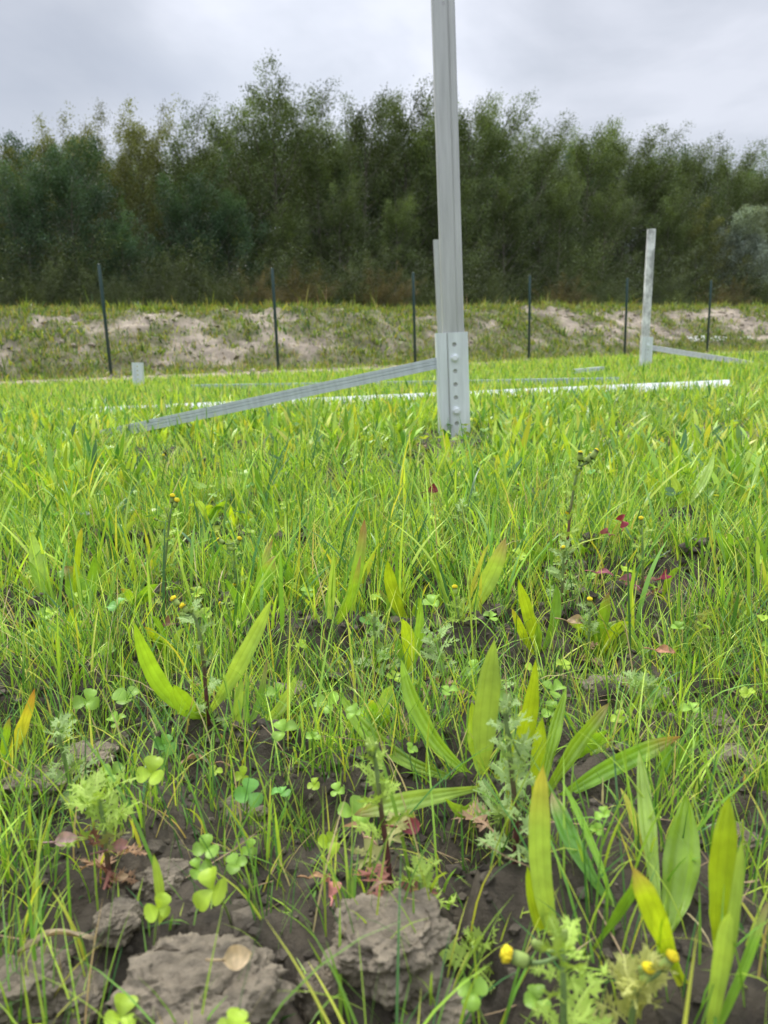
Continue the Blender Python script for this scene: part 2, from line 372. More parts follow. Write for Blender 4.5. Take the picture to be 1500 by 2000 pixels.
# broad leaves and clover mixed through the grass further out
gc = Geo()
def cover(n, y0, y1, seg, wmul, lm):
    x, y = scatter(n, y0, y1); keep = (fbm(x*2.1, y*2.1, 81, 3) > .42) & ~(((x-.235*y/2.6)/.15)**2+((y-2.3)/.36)**2 < 1) & infield(x, y) & (rng.uniform(0, 1, n) > .8*bare(x, y)); x, y = x[keep], y[keep]; n = len(x)
    cnt = rng.poisson(3, n)+1; I = np.repeat(np.arange(n), cnt); N_ = len(I); bx = x[I]+rng.normal(0, .008, N_); by = y[I]+rng.normal(0, .008, N_)
    base = np.stack([bx, by, H(bx, by)-.004], -1); s = np.linspace(0, 1, seg+1)
    pr = np.interp(s, [0, .25, .6, .85, 1], [.3, .5, 1, .7, .04])
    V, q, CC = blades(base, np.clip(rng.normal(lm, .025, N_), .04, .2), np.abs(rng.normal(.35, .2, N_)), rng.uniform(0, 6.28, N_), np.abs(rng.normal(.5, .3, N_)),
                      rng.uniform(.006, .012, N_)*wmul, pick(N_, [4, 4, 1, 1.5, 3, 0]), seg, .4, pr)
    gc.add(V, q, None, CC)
cover(5200, 1.25, 3.5, 5, 1.25, .088); cover(4200, 3.5, 8, 3, 1.35, .10); cover(1800, 8, 14, 3, 1.6, .11)
def cloverstuff(n, y0, y1, r0_, r1_):
    x, y = scatter(n, y0, y1); keep = (fbm(x*2.6+7, y*2.6, 91, 3) > .46) & infield(x, y); x, y = x[keep], y[keep]; n = len(x)
    z = H(x, y)+rng.uniform(.015, .06, n); a0 = rng.uniform(0, 6.28, n); rr = rng.uniform(r0_, r1_, n)
    tx = rng.normal(0, .35, n); ty = rng.normal(-.1, .35, n); C = pick(n, [4, 4, 3, .6, 2, 0])*.95
    for j in range(3):
        a = a0+j*2.094; kk = np.arange(8)*math.pi/4
        ox = rr[:, None]*(.95*np.cos(a)[:, None]+.85*np.cos(kk)[None]); oy = rr[:, None]*(.95*np.sin(a)[:, None]+.85*np.sin(kk)[None])
        oz = ox*tx[:, None]+oy*ty[:, None]+.25*np.hypot(ox, oy)
        V = np.stack([x[:, None]+ox, y[:, None]+oy, z[:, None]+oz], -1)
        b0 = (np.arange(n)*8)[:, None]
        q = np.concatenate([b0+np.array([[0, 1, 2, 3]]), b0+np.array([[0, 3, 4, 7]]), b0+np.array([[4, 5, 6, 7]])], 0)
        gc.add(V, q, None, np.repeat(C, 8, 0))
cloverstuff(3600, 1.2, 4, .005, .009); cloverstuff(2600, 4, 10, .007, .012)
tag(obj('ground_cover', gc.mesh('ground_cover', M['grass'])), 'broad leaved seedlings and clover mixed through the further grass', 'ground cover', kind='stuff')
# soil crumbs
cb = Geo(); n = 95000; x_, y_ = scatter(n, .20, 2.3)
ico = np.array([[0, 0, 1], [.9, 0, .3], [.28, .85, .3], [-.73, .53, .3], [-.73, -.53, .3], [.28, -.85, .3], [.7, .5, -.5], [-.3, .8, -.5], [-.85, 0, -.5], [-.3, -.8, -.5], [.7, -.5, -.5]])
icf = np.array([[0, 1, 2], [0, 2, 3], [0, 3, 4], [0, 4, 5], [0, 5, 1], [1, 6, 2], [2, 6, 7], [2, 7, 3], [3, 7, 8], [3, 8, 4], [4, 8, 9], [4, 9, 5], [5, 9, 10], [5, 10, 1], [1, 10, 6]])
rr = (rng.gamma(1.5, .0013, n)+.0009)*(.7+.5*y_)
V = ico[None]*rr[:, None, None]*rng.uniform(.55, 1.35, (n, 11, 1)); V[..., 0] += x_[:, None]; V[..., 1] += y_[:, None]; V[..., 2] = V[..., 2]*.8+(H(x_, y_)+rr*.25)[:, None]
cb.add(V, None, ((np.arange(n)*11)[:, None, None]+icf[None]).reshape(-1, 3), np.repeat(np.array([[.092, .077, .057]])*rng.uniform(.45, 1.6, (n, 1)), 11, 0))
tag(obj('soil_crumbs', cb.mesh('soil_crumbs', M['clod'])), 'small crumbs of brown soil scattered between the grass stems', 'soil', kind='stuff')

# vegetation on the bank
bg = Geo()
def bankveg(n, s0, s1, hm, w, seg, pal, thr=.5, tuft=8, spread=.07, t0=-11, t1=46, dark=1.0):
    t = rng.uniform(t0, t1, n); s = rng.uniform(s0, s1, n); keep = bankgreen(t, s)*.88+.12 > rng.uniform(0, 1, n); t, s = t[keep], s[keep]; n = len(t)
    cnt = rng.poisson(tuft, n)+1; I = np.repeat(np.arange(n), cnt); N_ = len(I); tt = t[I]+rng.normal(0, spread, N_); ss = s[I]+rng.normal(0, spread, N_)
    bx, by = xy(tt, ss); base = np.stack([bx, by, np.maximum(bankz(tt, ss), -.05)-.02], -1); hh = rng.gamma(4, .25, n)[I]
    C = pick(N_, pal)*np.array([.95, .85, .95])*dark*rng.uniform(.7, 1.15, n)[I][:, None]
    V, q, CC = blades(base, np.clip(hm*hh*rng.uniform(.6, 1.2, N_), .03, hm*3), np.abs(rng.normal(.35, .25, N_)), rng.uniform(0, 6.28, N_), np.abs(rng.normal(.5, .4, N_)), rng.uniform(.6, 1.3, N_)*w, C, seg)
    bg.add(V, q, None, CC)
bankveg(26000, -.3, 5.2, .13, .013, 2, [3, 4, 2, 2, 1, 1.6], dark=.66)
bankveg(2600, 3.6, 5.0, .18, .012, 2, [3, 3, 2, 3, 1, 2.2], dark=.8)
bankveg(6500, .0, 4.6, .12, .034, 3, [4, 4, 3, 1, 2, .0], tuft=6, spread=.09, dark=.7)
bankveg(160, 3.8, 5.0, .40, .012, 3, [3, 3, 2, 3, 1, 2], tuft=4, dark=.8)
bankveg(900, -.5, .6, .16, .012, 2, [3, 4, 2, 2, 1, 2], dark=.8)
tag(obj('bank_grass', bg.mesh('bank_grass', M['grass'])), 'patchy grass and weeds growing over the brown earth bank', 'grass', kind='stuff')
ck = Geo(); n = 7000; t = rng.uniform(-12, 45, n); s = rng.uniform(-2.6, 4.0, n); keep = rng.uniform(0, 1, n) > .9*bankgreen(t, np.clip(s, 0, 9))*(s > 0); keep &= (s > 0) | (rng.uniform(0, 1, n) < .4)
t, s = t[keep], s[keep]; n = len(t); x_, y_ = xy(t, s); rr = rng.gamma(2, .013, n)+.012
zz = np.where(s > -.1, bankz(t, s), H(x_, y_))
V = ico[None]*rr[:, None, None]*rng.uniform(.55, 1.35, (n, 11, 1)); V[..., 0] += x_[:, None]; V[..., 1] += y_[:, None]; V[..., 2] = V[..., 2]*.75+(zz+rr*.1)[:, None]
ck.add(V, None, ((np.arange(n)*11)[:, None, None]+icf[None]).reshape(-1, 3), np.repeat(np.array([[.28, .24, .18]])*rng.uniform(.6, 1.3, (n, 1)), 11, 0))
tag(obj('bank_rubble', ck.mesh('bank_rubble', M['bank'])), 'loose dry earth lumps lying on the bank and its foot', 'soil', kind='stuff')

# ---------------------------------------------------------------- trees
def make_tree(seed, H0, Rm, style):
    """returns (trunk mesh, crown mesh); local base at z=0"""
    rd = random.Random(seed); rg = np.random.default_rng(seed); tk = Geo(); cr_ = Geo()
    bush = style == 'bush'; col = dict(poplar=(.085, .118, .038), alder=(.055, .100, .050), olive=(.135, .150, .045), silver=(.18, .22, .18), bush=(.075, .100, .032), brown=(.115, .095, .034))
    base_c = np.array(col[style if style != 'bush' else 'bush'])
    if style == 'brown': bush = True
    bark = (.16, .15, .12)
    tp = []; x = y = 0.0
    nseg = 9
    for i in range(nseg+1):
        tp.append((x, y, H0*.97*i/nseg-(.2 if i == 0 else 0))); x += rd.gauss(.03, .05)*H0/9; y += rd.gauss(0, .04)*H0/9
    if not bush: tube(tk, tp, [H0*.014*(1-.93*i/nseg)+.008 for i in range(nseg+1)], bark, 7)
    ends = []
    nb_ = 40 if bush else 58
    for i in range(nb_):
        f = (i+.5)/nb_; h = (.03+.25*f if bush else .07+.9*f)
        k = min(int(h*nseg), nseg-1); fr = h*nseg-k; p0 = Vector(tp[k]).lerp(Vector(tp[k+1]), fr)
        if bush: p0 = Vector((0, 0, h*H0*.3))
        az = i*2.4+rd.uniform(-.5, .5)
        env = Rm*(.55+.45*math.sin(math.pi*min(1, h*1.25+.1))) * (1-max(0, h-.55)**1.8*2.0)
        env = max(env, .12*Rm)
        el = R(rd.uniform(8, 80)) if bush else R(16+44*h+rd.uniform(-14, 14))
        ln = (H0*rd.uniform(.6, .98) if bush else env/max(.35, math.cos(el))*rd.uniform(.6, 1.12))
        if bush: ln = min(ln, Rm/max(.2, math.cos(el)))
        d = Vector((math.cos(az)*math.cos(el), math.sin(az)*math.cos(el), math.sin(el)))
        m_ = p0+d*ln*.5+Vector((0, 0, -.04*ln)); e_ = p0+d*ln+Vector((.08*ln, 0, .10*ln))
        b_ = bez(p0, m_, e_, 5); rb = .004*H0*(1-.6*h)*(.5 if bush else 1)
        tube(tk, b_, [rb, rb*.8, rb*.6, rb*.4, rb*.2], bark, 4, False)
        for j in range(6 if bush else 4):
            tt = rd.uniform(.25, 1.0); kx = min(int(tt*4), 3); q0 = b_[kx].lerp(b_[kx+1], tt*4-kx)
            dd = (d+Vector((rd.gauss(.12, .5), rd.gauss(0, .5), rd.gauss(.35, .35)))).normalized(); l2 = ln*rd.uniform(.18, .42)*(1.15-.4*tt)+.15
            q1 = q0+dd*l2
            if j < 3: tube(tk, [q0, q1], [rb*.35, rb*.12], bark, 3, False)
            ends.append((q0, q1, h))
    per = 110 if bush else 122
    A = np.array([tuple(e[0]) for e in ends]); B = np.array([tuple(e[1]) for e in ends]); hh = np.array([e[2] for e in ends])
    cn = rg.poisson(per*rg.uniform(.35, 1.8, len(A))*(1+.5*(hh > .72))); I = np.repeat(np.arange(len(A)), cn); n = len(I)
    f = rg.uniform(.0, 1.12, n)[:, None]; P = A[I]*(1-f)+B[I]*f
    sp = (.10+.10*(1-f))*(H0/9)**.5*(1.25 if not bush else 1.1); P = P+rg.normal(0, 1, (n, 3))*sp
    P[:, 0] += .15*(np.clip(P[:, 2], 0, None)/H0)**2*(H0/9)
    P[:, 2] = np.maximum(P[:, 2], .03)
    u = (B-A)[I]; u = u/np.linalg.norm(u, axis=1)[:, None]+rg.normal(0, .55, (n, 3)); u /= np.linalg.norm(u, axis=1)[:, None]
    v = np.cross(u, rg.normal(0, 1, (n, 3))); v /= np.linalg.norm(v, axis=1)[:, None]+1e-9
    ls = rg.uniform(.045, .080, n)[:, None]*(1.0 if not bush else .5); lw = ls*rg.uniform(.22, .36, n)[:, None]
    V = np.stack([P-u*ls*.6, P+v*lw, P+u*ls*.7, P-v*lw], 1)
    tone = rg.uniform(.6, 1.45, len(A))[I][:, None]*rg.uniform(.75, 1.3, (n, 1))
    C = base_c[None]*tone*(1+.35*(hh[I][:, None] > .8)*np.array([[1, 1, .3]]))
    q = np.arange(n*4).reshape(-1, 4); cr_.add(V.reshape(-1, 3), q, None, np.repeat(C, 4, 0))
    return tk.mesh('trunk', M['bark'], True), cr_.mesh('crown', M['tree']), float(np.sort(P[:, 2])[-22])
PROT = {}
for st_, sds, H0, Rm in (('poplar', (1, 2, 3), 9.5, 2.9), ('alder', (4, 5), 7.5, 2.7), ('olive', (6, 7), 9.0, 2.8), ('silver', (8,), 5.5, 1.9), ('bush', (9, 10), 2.6, 1.7), ('brown', (12,), 2.4, 1.5)):
    PROT[st_] = [(make_tree(s_, H0, Rm, st_), H0) for s_ in sds]
KIND = {}
def tree(name, px, py, s, style, label, cat='tree', group=None, wide=1.0):
    a = ray(px, 640); kx = a[0]/a[1]
    # x = kx*y on the line with offset s
    t = (kx*(F0[1]+s*NN[1])-(F0[0]+s*NN[0]))/(DD[0]-kx*DD[1]); X_, Y_ = xy(t, s)
    top = Q(px, py, Y_).z; zb = float(bankz(np.array([t]), np.array([s]))[0]) if s < 13 else 0
    zb = max(zb, -.05)
    pr = PROT[style]; KIND[style] = KIND.get(style, 0)+1; (tm, cm, HT), H0 = pr[KIND[style] % len(pr)]
    sc = (top-zb)/HT
    o = empty(name, (X_, Y_, zb-.02)); o.rotation_euler.z = random.uniform(-.9, .9)+(math.pi if random.random() < .0 else 0); w = wide*random.uniform(.92, 1.08)
    o.scale = (sc*w, sc*w, sc); tag(o, label, cat, group)
    obj('trunk' if style not in ('bush', 'brown') else 'branches', tm, o); obj('crown' if style not in ('bush', 'brown') else 'foliage', cm, o)
    return o
GT = 'tall trees of the wood edge behind the bank'
for px, py, s, stl, lab in (
    (-60, 240, 13.5, 'olive', 'yellowish poplar cut off by the left edge of the picture'),
    (35, 232, 14, 'olive', 'yellow green poplar with ragged top, first from the left edge'),
    (150, 232, 15, 'olive', 'olive tree top just behind the pair of dark green alders'),
    (235, 215, 14, 'olive', 'brownish olive poplar left of the open gap in the tree tops'),
    (292, 203, 14.5, 'olive', 'sparse twiggy poplar with sky showing through, beside the gap'),
    (395, 212, 13.5, 'poplar', 'rounded green poplar right of the open gap in the tree tops'),
    (455, 192, 14.5, 'poplar', 'slim poplar leaning on the left side of the tallest tree'),
    (550, 140, 14, 'poplar', 'tallest tree, airy feathery poplar top standing clear of the others'),
    (628, 185, 14, 'poplar', 'narrow poplar directly right of the tallest tree'),
    (712, 168, 13.5, 'poplar', 'poplar midway between the tallest tree and the near steel post'),
    (788, 158, 14.5, 'poplar', 'high pointed poplar just left of the near steel post'),
    (845, 205, 13.5, 'poplar', 'lower poplar half hidden by the near steel post'),
    (905, 178, 14, 'poplar', 'poplar with bent top just right of the near steel post'),
    (962, 192, 14, 'poplar', 'wind bent poplar second to the right of the near steel post'),
    (1040, 222, 13.8, 'poplar', 'poplar above the fourth fence post from the left'),
    (1128, 232, 14.2, 'poplar', 'wide poplar halfway between the fourth and fifth fence posts'),
    (1205, 248, 14, 'poplar', 'poplar above the fifth fence post from the left'),
    (1262, 262, 14, 'poplar', 'poplar right above the blotched steel post'),
    (1335, 272, 13.6, 'poplar', 'poplar between the blotched steel post and the last fence post'),
    (1400, 280, 14.2, 'poplar', 'poplar above the last fence post on the right'),
    (1470, 278, 13.8, 'poplar', 'poplar with spiky top at the right edge of the picture'),
    (1560, 285, 14, 'poplar', 'poplar cut off by the right edge of the picture')):
    tree('poplar_tree', px, py, s, stl, lab, group=GT)
for px, py, s, stl, lab in (
    (62, 272, 11.2, 'alder', 'dark blue green alder with dense crown at far left'),
    (150, 268, 11, 'alder', 'dark blue green alder with round head, right of its twin'),
    (365, 300, 11.5, 'alder', 'dark green alder below the rounded poplar right of the gap'),
    (-40, 395, 10.5, 'alder', 'low dark alder cut off by the left edge'),
    (255, 400, 10.5, 'alder', 'dark alder under the gap in the tree tops'),
    (450, 380, 11.5, 'alder', 'deep green alder left of the second fence post'),
    (560, 400, 11.5, 'poplar', 'short olive tree above the second fence post'),
    (660, 340, 11.5, 'poplar', 'short olive tree below the midway poplar'),
    (770, 380, 11, 'poplar', 'short dense tree above the third fence post'),
    (880, 350, 11.5, 'poplar', 'short tree directly behind the near steel post'),
    (975, 330, 11.5, 'poplar', 'short olive tree just left of the fourth fence post'),
    (1080, 345, 11.5, 'poplar', 'short olive tree just right of the fourth fence post'),
    (1170, 360, 11, 'poplar', 'short olive tree just left of the fifth fence post'),
    (1290, 370, 11.5, 'poplar', 'short olive tree behind the blotched steel post'),
    (1350, 390, 11.5, 'olive', 'yellowish short tree left of the silvery willow')):
    tree('young_tree', px, py, s, stl, lab, group='lower trees in front of the wood')
tree('silver_willow', 1440, 402, 10.5, 'silver', 'silvery grey green willow at the right edge behind the last fence post', wide=1.1)
for px, py, stl, lab in (
    (-30, 520, 'bush', 'dark bush cut off by the left edge behind the bank'),
    (90, 500, 'bush', 'broad dark bush left of the first fence post'),
    (215, 515, 'bush', 'dark bush directly behind the first fence post'),
    (330, 500, 'bush', 'dense green bush a little right of the first fence post'),
    (430, 510, 'bush', 'dark green bush left of the rusty brown bush'),
    (500, 520, 'brown', 'rusty brown bush just left of the second fence post'),
    (590, 508, 'brown', 'orange brown bush just right of the second fence post'),
    (675, 500, 'bush', 'green bush between the two brown bushes'),
    (745, 508, 'brown', 'rusty bush just left of the third fence post'),
    (830, 520, 'bush', 'dark bush between third fence post and near steel post'),
    (950, 525, 'bush', 'dark bush right of the near steel post'),
    (1090, 530, 'brown', 'rust tinted bush just right of the fourth fence post'),
    (1170, 535, 'bush', 'olive bush just left of the fifth fence post'),
    (1300, 530, 'bush', 'dark bush just right of the blotched steel post'),
    (1410, 540, 'brown', 'brown bush under the silvery willow'),
    (1500, 540, 'bush', 'dark bush at the right edge under the silvery willow')):
    tree('bush', px, py, 7.6+random.uniform(-.3, .5), stl, lab, cat='bush', group='bushes along the back of the bank', wide=1.15)
for i in range(56):
    px = -130+(i % 28)*62+(i//28)*30+random.uniform(-14, 14); py = float(np.interp(px, [0, 285, 335, 550, 800, 1000, 1500], [270, 270, 300, 235, 235, 255, 310]))+random.uniform(-8, 40)
    tree('wood_tree', px, py, (17.2+random.uniform(-.6, 1.5) if i < 28 else 23+random.uniform(-1, 3)), random.choice(['poplar', 'poplar', 'alder']), 'dark tree deeper inside the wood behind the front rows', group='trees deeper in the wood')
for i in range(17):
    px = -60+i*95+random.uniform(-16, 16)
    tree('undergrowth_bush', px, 470+random.uniform(-15, 25), 10.0+random.uniform(-.4, .4), 'bush', 'shady undergrowth bush between the front bushes and the trees', cat='bush', group='undergrowth inside the wood edge', wide=1.5)

# ---------------------------------------------------------------- steel posts
ZN = (.67, .71, .73); ZW = (.88, .90, .92)
def thick(pl, th):
    n = len(pl); o = []
    for i in range(n):
        a = Vector(pl[max(i-1, 0)]); b = Vector(pl[i]); c_ = Vector(pl[min(i+1, n-1)])
        d1 = (b-a).normalized() if i > 0 else (c_-b).normalized(); d2 = (c_-b).normalized() if i < n-1 else d1
        n1 = Vector((-d1.y, d1.x)); n2 = Vector((-d2.y, d2.x)); mm_ = (n1+n2).normalized(); o.append(tuple(b+mm_*(th/max(.4, mm_.dot(n1)))))
    return list(pl)+o[::-1]
def strip_prism(g, pl, th, z0, z1, C, off=(0, 0)):
    """thick open profile extruded along z, quads only"""
    loop = thick(pl, th); n = len(pl); N2 = 2*n
    V = [(p[0]+off[0], p[1]+off[1], z) for z in (z0, z1) for p in loop]
    q = [[i, (i+1) % N2, N2+(i+1) % N2, N2+i] for i in range(N2)]
    for i in range(n-1):
        a, b_, c_, d_ = i, i+1, N2-2-i, N2-1-i
        q.append([a, d_, c_, b_]); q.append([N2+a, N2+b_, N2+c_, N2+d_])
    g.add(V, q, None, C)
def hole_strip(g, x0, x1, y, th, z0, z1, holes, r, C):
    """flat plate in the xz plane (front at y, back at y+th) with round holes"""
    hs = sorted(holes); cell = (x1-x0)
    cuts = [z0]
    for h in hs: cuts += [h-cell*.5, h+cell*.5]
    cuts.append(z1); V = []; q = []
    def quad(pts):
        k = len(V); V.extend(pts); q.append([k, k+1, k+2, k+3])
    for i in range(len(cuts)-1):
        a, b_ = cuts[i], cuts[i+1]
        if i % 2 == 0:
            if b_-a > 1e-5:
                quad([(x0, y, a), (x1, y, a), (x1, y, b_), (x0, y, b_)]); quad([(x0, y+th, b_), (x1, y+th, b_), (x1, y+th, a), (x0, y+th, a)])
        else:
            cx, cz = (x0+x1)/2, (a+b_)/2; hw, hh_ = (x1-x0)/2, (b_-a)/2; bd = []
            for k in range(16):
                w = math.pi/4+k*math.pi/8; cx_, sx_ = math.cos(w), math.sin(w); f = 1/max(abs(cx_), abs(sx_)); bd.append((cx_*f, sx_*f, cx_, sx_))
            for k in range(16):
                A, B = bd[k], bd[(k+1) % 16]
                for yy in (y, y+th):
                    quad([(cx+A[0]*hw, yy, cz+A[1]*hh_), (cx+A[2]*r, yy, cz+A[3]*r), (cx+B[2]*r, yy, cz+B[3]*r), (cx+B[0]*hw, yy, cz+B[1]*hh_)])
                quad([(cx+A[2]*r, y, cz+A[3]*r), (cx+A[2]*r, y+th, cz+A[3]*r), (cx+B[2]*r, y+th, cz+B[3]*r), (cx+B[2]*r, y, cz+B[3]*r)])
    g.add(V, q, None, C)
def upright_mesh(z0, z1, mat_, C):
    """closed 75 x 55 profile, one shallow groove in the front face, a hole near the head"""
    g = Geo(); w = .0375; d = .055; t = .0025
    hx0, hx1 = -.010, .006
    strip_prism(g, [(hx0, 0), (-.031, 0), (-w, .008), (-w, d), (w, d), (w, .008), (.031, 0), (.016, 0), (.0142, .0022), (.0118, .0022), (.010, 0), (hx1, 0)][::-1], t, z0, z1, C)
    hole_strip(g, hx0, hx1, 0, t, z0, z1, [z1-.045], .0055, C)
    return g.mesh('upright', mat_)
def base_mesh(z0, z1, holes, mat_, C):
    g = Geo(); t = .003; W_ = .051; hx0, hx1 = -.006, .018
    strip_prism(g, [(hx0, 0), (-.0125, 0), (-.0145, .005), (-.0175, .005), (-.0195, 0), (-.043, 0), (-W_, .009), (-W_, .072), (-.036, .072)][::-1], t, z0, z1, C)
    strip_prism(g, [(.036, .072), (W_, .072), (W_, .004), (.047, 0), (hx1, 0)][::-1], t, z0, z1, C)
    hole_strip(g, hx0, hx1, 0, t, z0, z1, holes, .0072, C)
    return g.mesh('base_section', mat_)
def bolt_mesh():
    g = Geo(); n = 20
    def disc(r, y0, y1, k, ch=0.0):
        V = []
        for yy, rr_ in ((y0, r), (y1+ch, r), (y1, r-ch*1.0)):
            for j in range(k): a = 2*math.pi*j/k; V.append((rr_*math.cos(a), yy, rr_*math.sin(a)))
        q = [[l*k+j, l*k+(j+1) % k, (l+1)*k+(j+1) % k, (l+1)*k+j] for l in range(2) for j in range(k)]
        g.add(V, q, None, (.72, .75, .78), [list(range(2*k, 3*k))])
    disc(.0135, 0, -.0022, n, .0004); disc(.0098, -.0022, -.0095, 6, .0012)
    return g.mesh('bolt', M['zinc'])
BOLT = bolt_mesh()
def channel_mesh(name, L_, w, d, mat_, C, ribs=True, th=.002):
    """C channel along +x, web facing -y, w tall"""
    g = Geo(); h = w/2
    pl = [(-h, d), (-h, .0)] + ([(-h*.42, 0), (-h*.34, .002), (-h*.12, .002), (-h*.04, 0), (h*.30, 0), (h*.38, .002), (h*.52, .002), (h*.6, 0)] if ribs else []) + [(h, 0), (h, d), (h*.72, d)]
    pl = [(-h*.72, d)]+pl
    loop = thick(pl[::-1], th); n = len(pl); N2 = 2*n
    V = [(xx, p[1], p[0]) for xx in (0, L_) for p in loop]
    q = [[i, (i+1) % N2, N2+(i+1) % N2, N2+i] for i in range(N2)]
    for i in range(n-1): q += [[i, N2-1-i, N2-2-i, i+1], [N2+i, N2+i+1, 2*N2-2-i, 2*N2-1-i]]
    g.add(V, q, None, C); return g.mesh(name, mat_)
def along(o, a, b, up=Vector((0, 0, 1))):
    """aim local +x from a to b, local z near up"""
    a, b = Vector(a), Vector(b); x_ax = (b-a).normalized(); y_ax = up.cross(x_ax).normalized(); z_ax = x_ax.cross(y_ax)
    m_ = Matrix((x_ax, y_ax, z_ax)).transposed().to_4x4(); m_.translation = a; return m_
def post(name, px, Yd, py_base_top, py_top, tilt, label, old=False, shift=0.0, nholes=None, group=None):
    a = ray(px, 800); X_ = a[0]/a[1]*Yd
    zg = float(H(X_, Yd)); p = empty(name, (X_, Yd, zg)); p.rotation_euler = (0, tilt, 0)
    zt = Q(px, py_base_top, Yd).z-zg; g_ = .0425
    hs = [zt-.0385-g_*i for i in range(8)]
    b_ = obj('base_section', base_mesh(-.25, zt, [h for h in hs], M['zinc'], ZN), p)
    if py_top is not None:
        z1 = Q(px, py_top, Yd).z-zg
        obj('upright', upright_mesh(zt-.40, z1, M['zincold'] if old else M['zinc'], (.58, .58, .57) if old else (.47, .475, .465)), p, (shift, .0045, 0)).scale = (.91, 1, 1)
        for i in (1, 5): obj('bolt', BOLT, p, (.006, 0, hs[i]))
    tag(p, label, 'post', group); return p
GP = 'galvanised mounting posts'
near = post('steel_post', 889, 2.54, 649, -28, -.021, 'tall near galvanised steel post with bolted base and slanting brace', shift=.0065, group=GP)
def brace(p, a, b, w, C=(.40, .44, .48), mt='zinc', d=.03):
    a, b = Vector(a), Vector(b)
    mw = along(None, a, b); o = obj('brace', channel_mesh('brace', (b-a).length, w, d, M[mt], C), p)
    bpy.context.view_layer.update(); o.matrix_parent_inverse = p.matrix_world.inverted(); o.matrix_basis = mw; return o
bpy.context.view_layer.update()
e0 = G(200, 868); brace(near, (e0.x-.03, e0.y, e0.z+.026), tuple(Q(859, 708, 2.575)), .032, (.52, .56, .60), d=.018)
mid = post('steel_post', 867, 8.1, 652, 467, -.034, 'thin looking steel post half hidden behind the tall near post', group=GP)
rgt = post('steel_post', 1259, 7.6, 658, 447, .020, 'blotched grey white steel post at right with brace going right', old=True, shift=-.017, group=GP)
bpy.context.view_layer.update()
brace(rgt, tuple(Q(1270, 679, 7.66)), tuple(Q(1478, 712, 7.2)), .044, (.62, .62, .66))
post('post_base', 273, 8.0, 708, None, .03, 'short empty galvanised post base standing alone at left', group='empty post bases')
def rail(px0, py0, px1, py1, hz, w, C, label, d=.04, roll=0.0, hz2=None):
    a = G(px0, py0, hz); b = G(px1, py1, hz2 or hz); a.z += hz-w*.5; b.z += (hz2 or hz)-w*.5
    o = obj('rail', channel_mesh('rail', (b-a).length, w, d, M['zinc'] if C[0] < .8 else WHITE, C, ribs=C[0] < .8)); o.matrix_world = along(None, a, b, Vector((0, math.sin(roll), math.cos(roll)))); tag(o, label, 'rail', 'metal rails lying in the grass'); return o
WHITE = solidmat('white_coated_rail', .35, 10, .03, 0, spec=.5)
rail(122, 797, 1428, 737, .062, .06, (.84, .84, .84), 'long white metal rail lying in the grass behind the near post', roll=.7, hz2=.10)
rail(372, 752, 1210, 738, .085, .035, (.42, .50, .58), 'thin blue grey rail lying just behind the long white rail')
rail(1125, 722, 1180, 717, .105, .03, (.55, .6, .63), 'short grey rail end in the grass left of the blotched post')

# ---------------------------------------------------------------- fence posts
def fpost_mesh(h):
    g = Geo(); tube(g, [(0, 0, -.4), (0, 0, h-.012), (0, 0, h)], [.031, .031, .024], (.010, .038, .030), 14); return g.mesh('post_tube', M['green'])
ORD = ['first', 'second', 'third', 'fourth', 'fifth', 'sixth']
fm = fpost_mesh(2.12)
gcap = Geo(); tube(gcap, [(0, 0, 0), (0, 0, .012), (0, 0, .02)], [.034, .034, .02], (.012, .05, .04), 14); capm = gcap.mesh('cap', M['green'])
for i, (bx_, by_, tx_) in enumerate(((218, 735, 200), (544, 722, 535), (811, 708, 806), (1033, 698, 1033), (1220, 694, 1223), (1381, 687, 1385))):
    b_ = Q(bx_, by_, F0[1]+1.6*i); z_ = float(H(b_.x, b_.y)); t_ = Q(tx_, (515, 523, 532, 538, 543, 548)[i], b_.y)
    e_ = empty('fence_post', (b_.x, b_.y, t_.z-2.14)); e_.rotation_euler = (0, random.uniform(-.004, .004)-.01*(i < 2), 0)
    obj('tube', fm, e_); obj('cap', capm, e_, (0, 0, 2.118))
    tag(e_, f'slim dark green fence post, {ORD[i]} from the left in front of the bank', 'fence post', 'green fence posts')

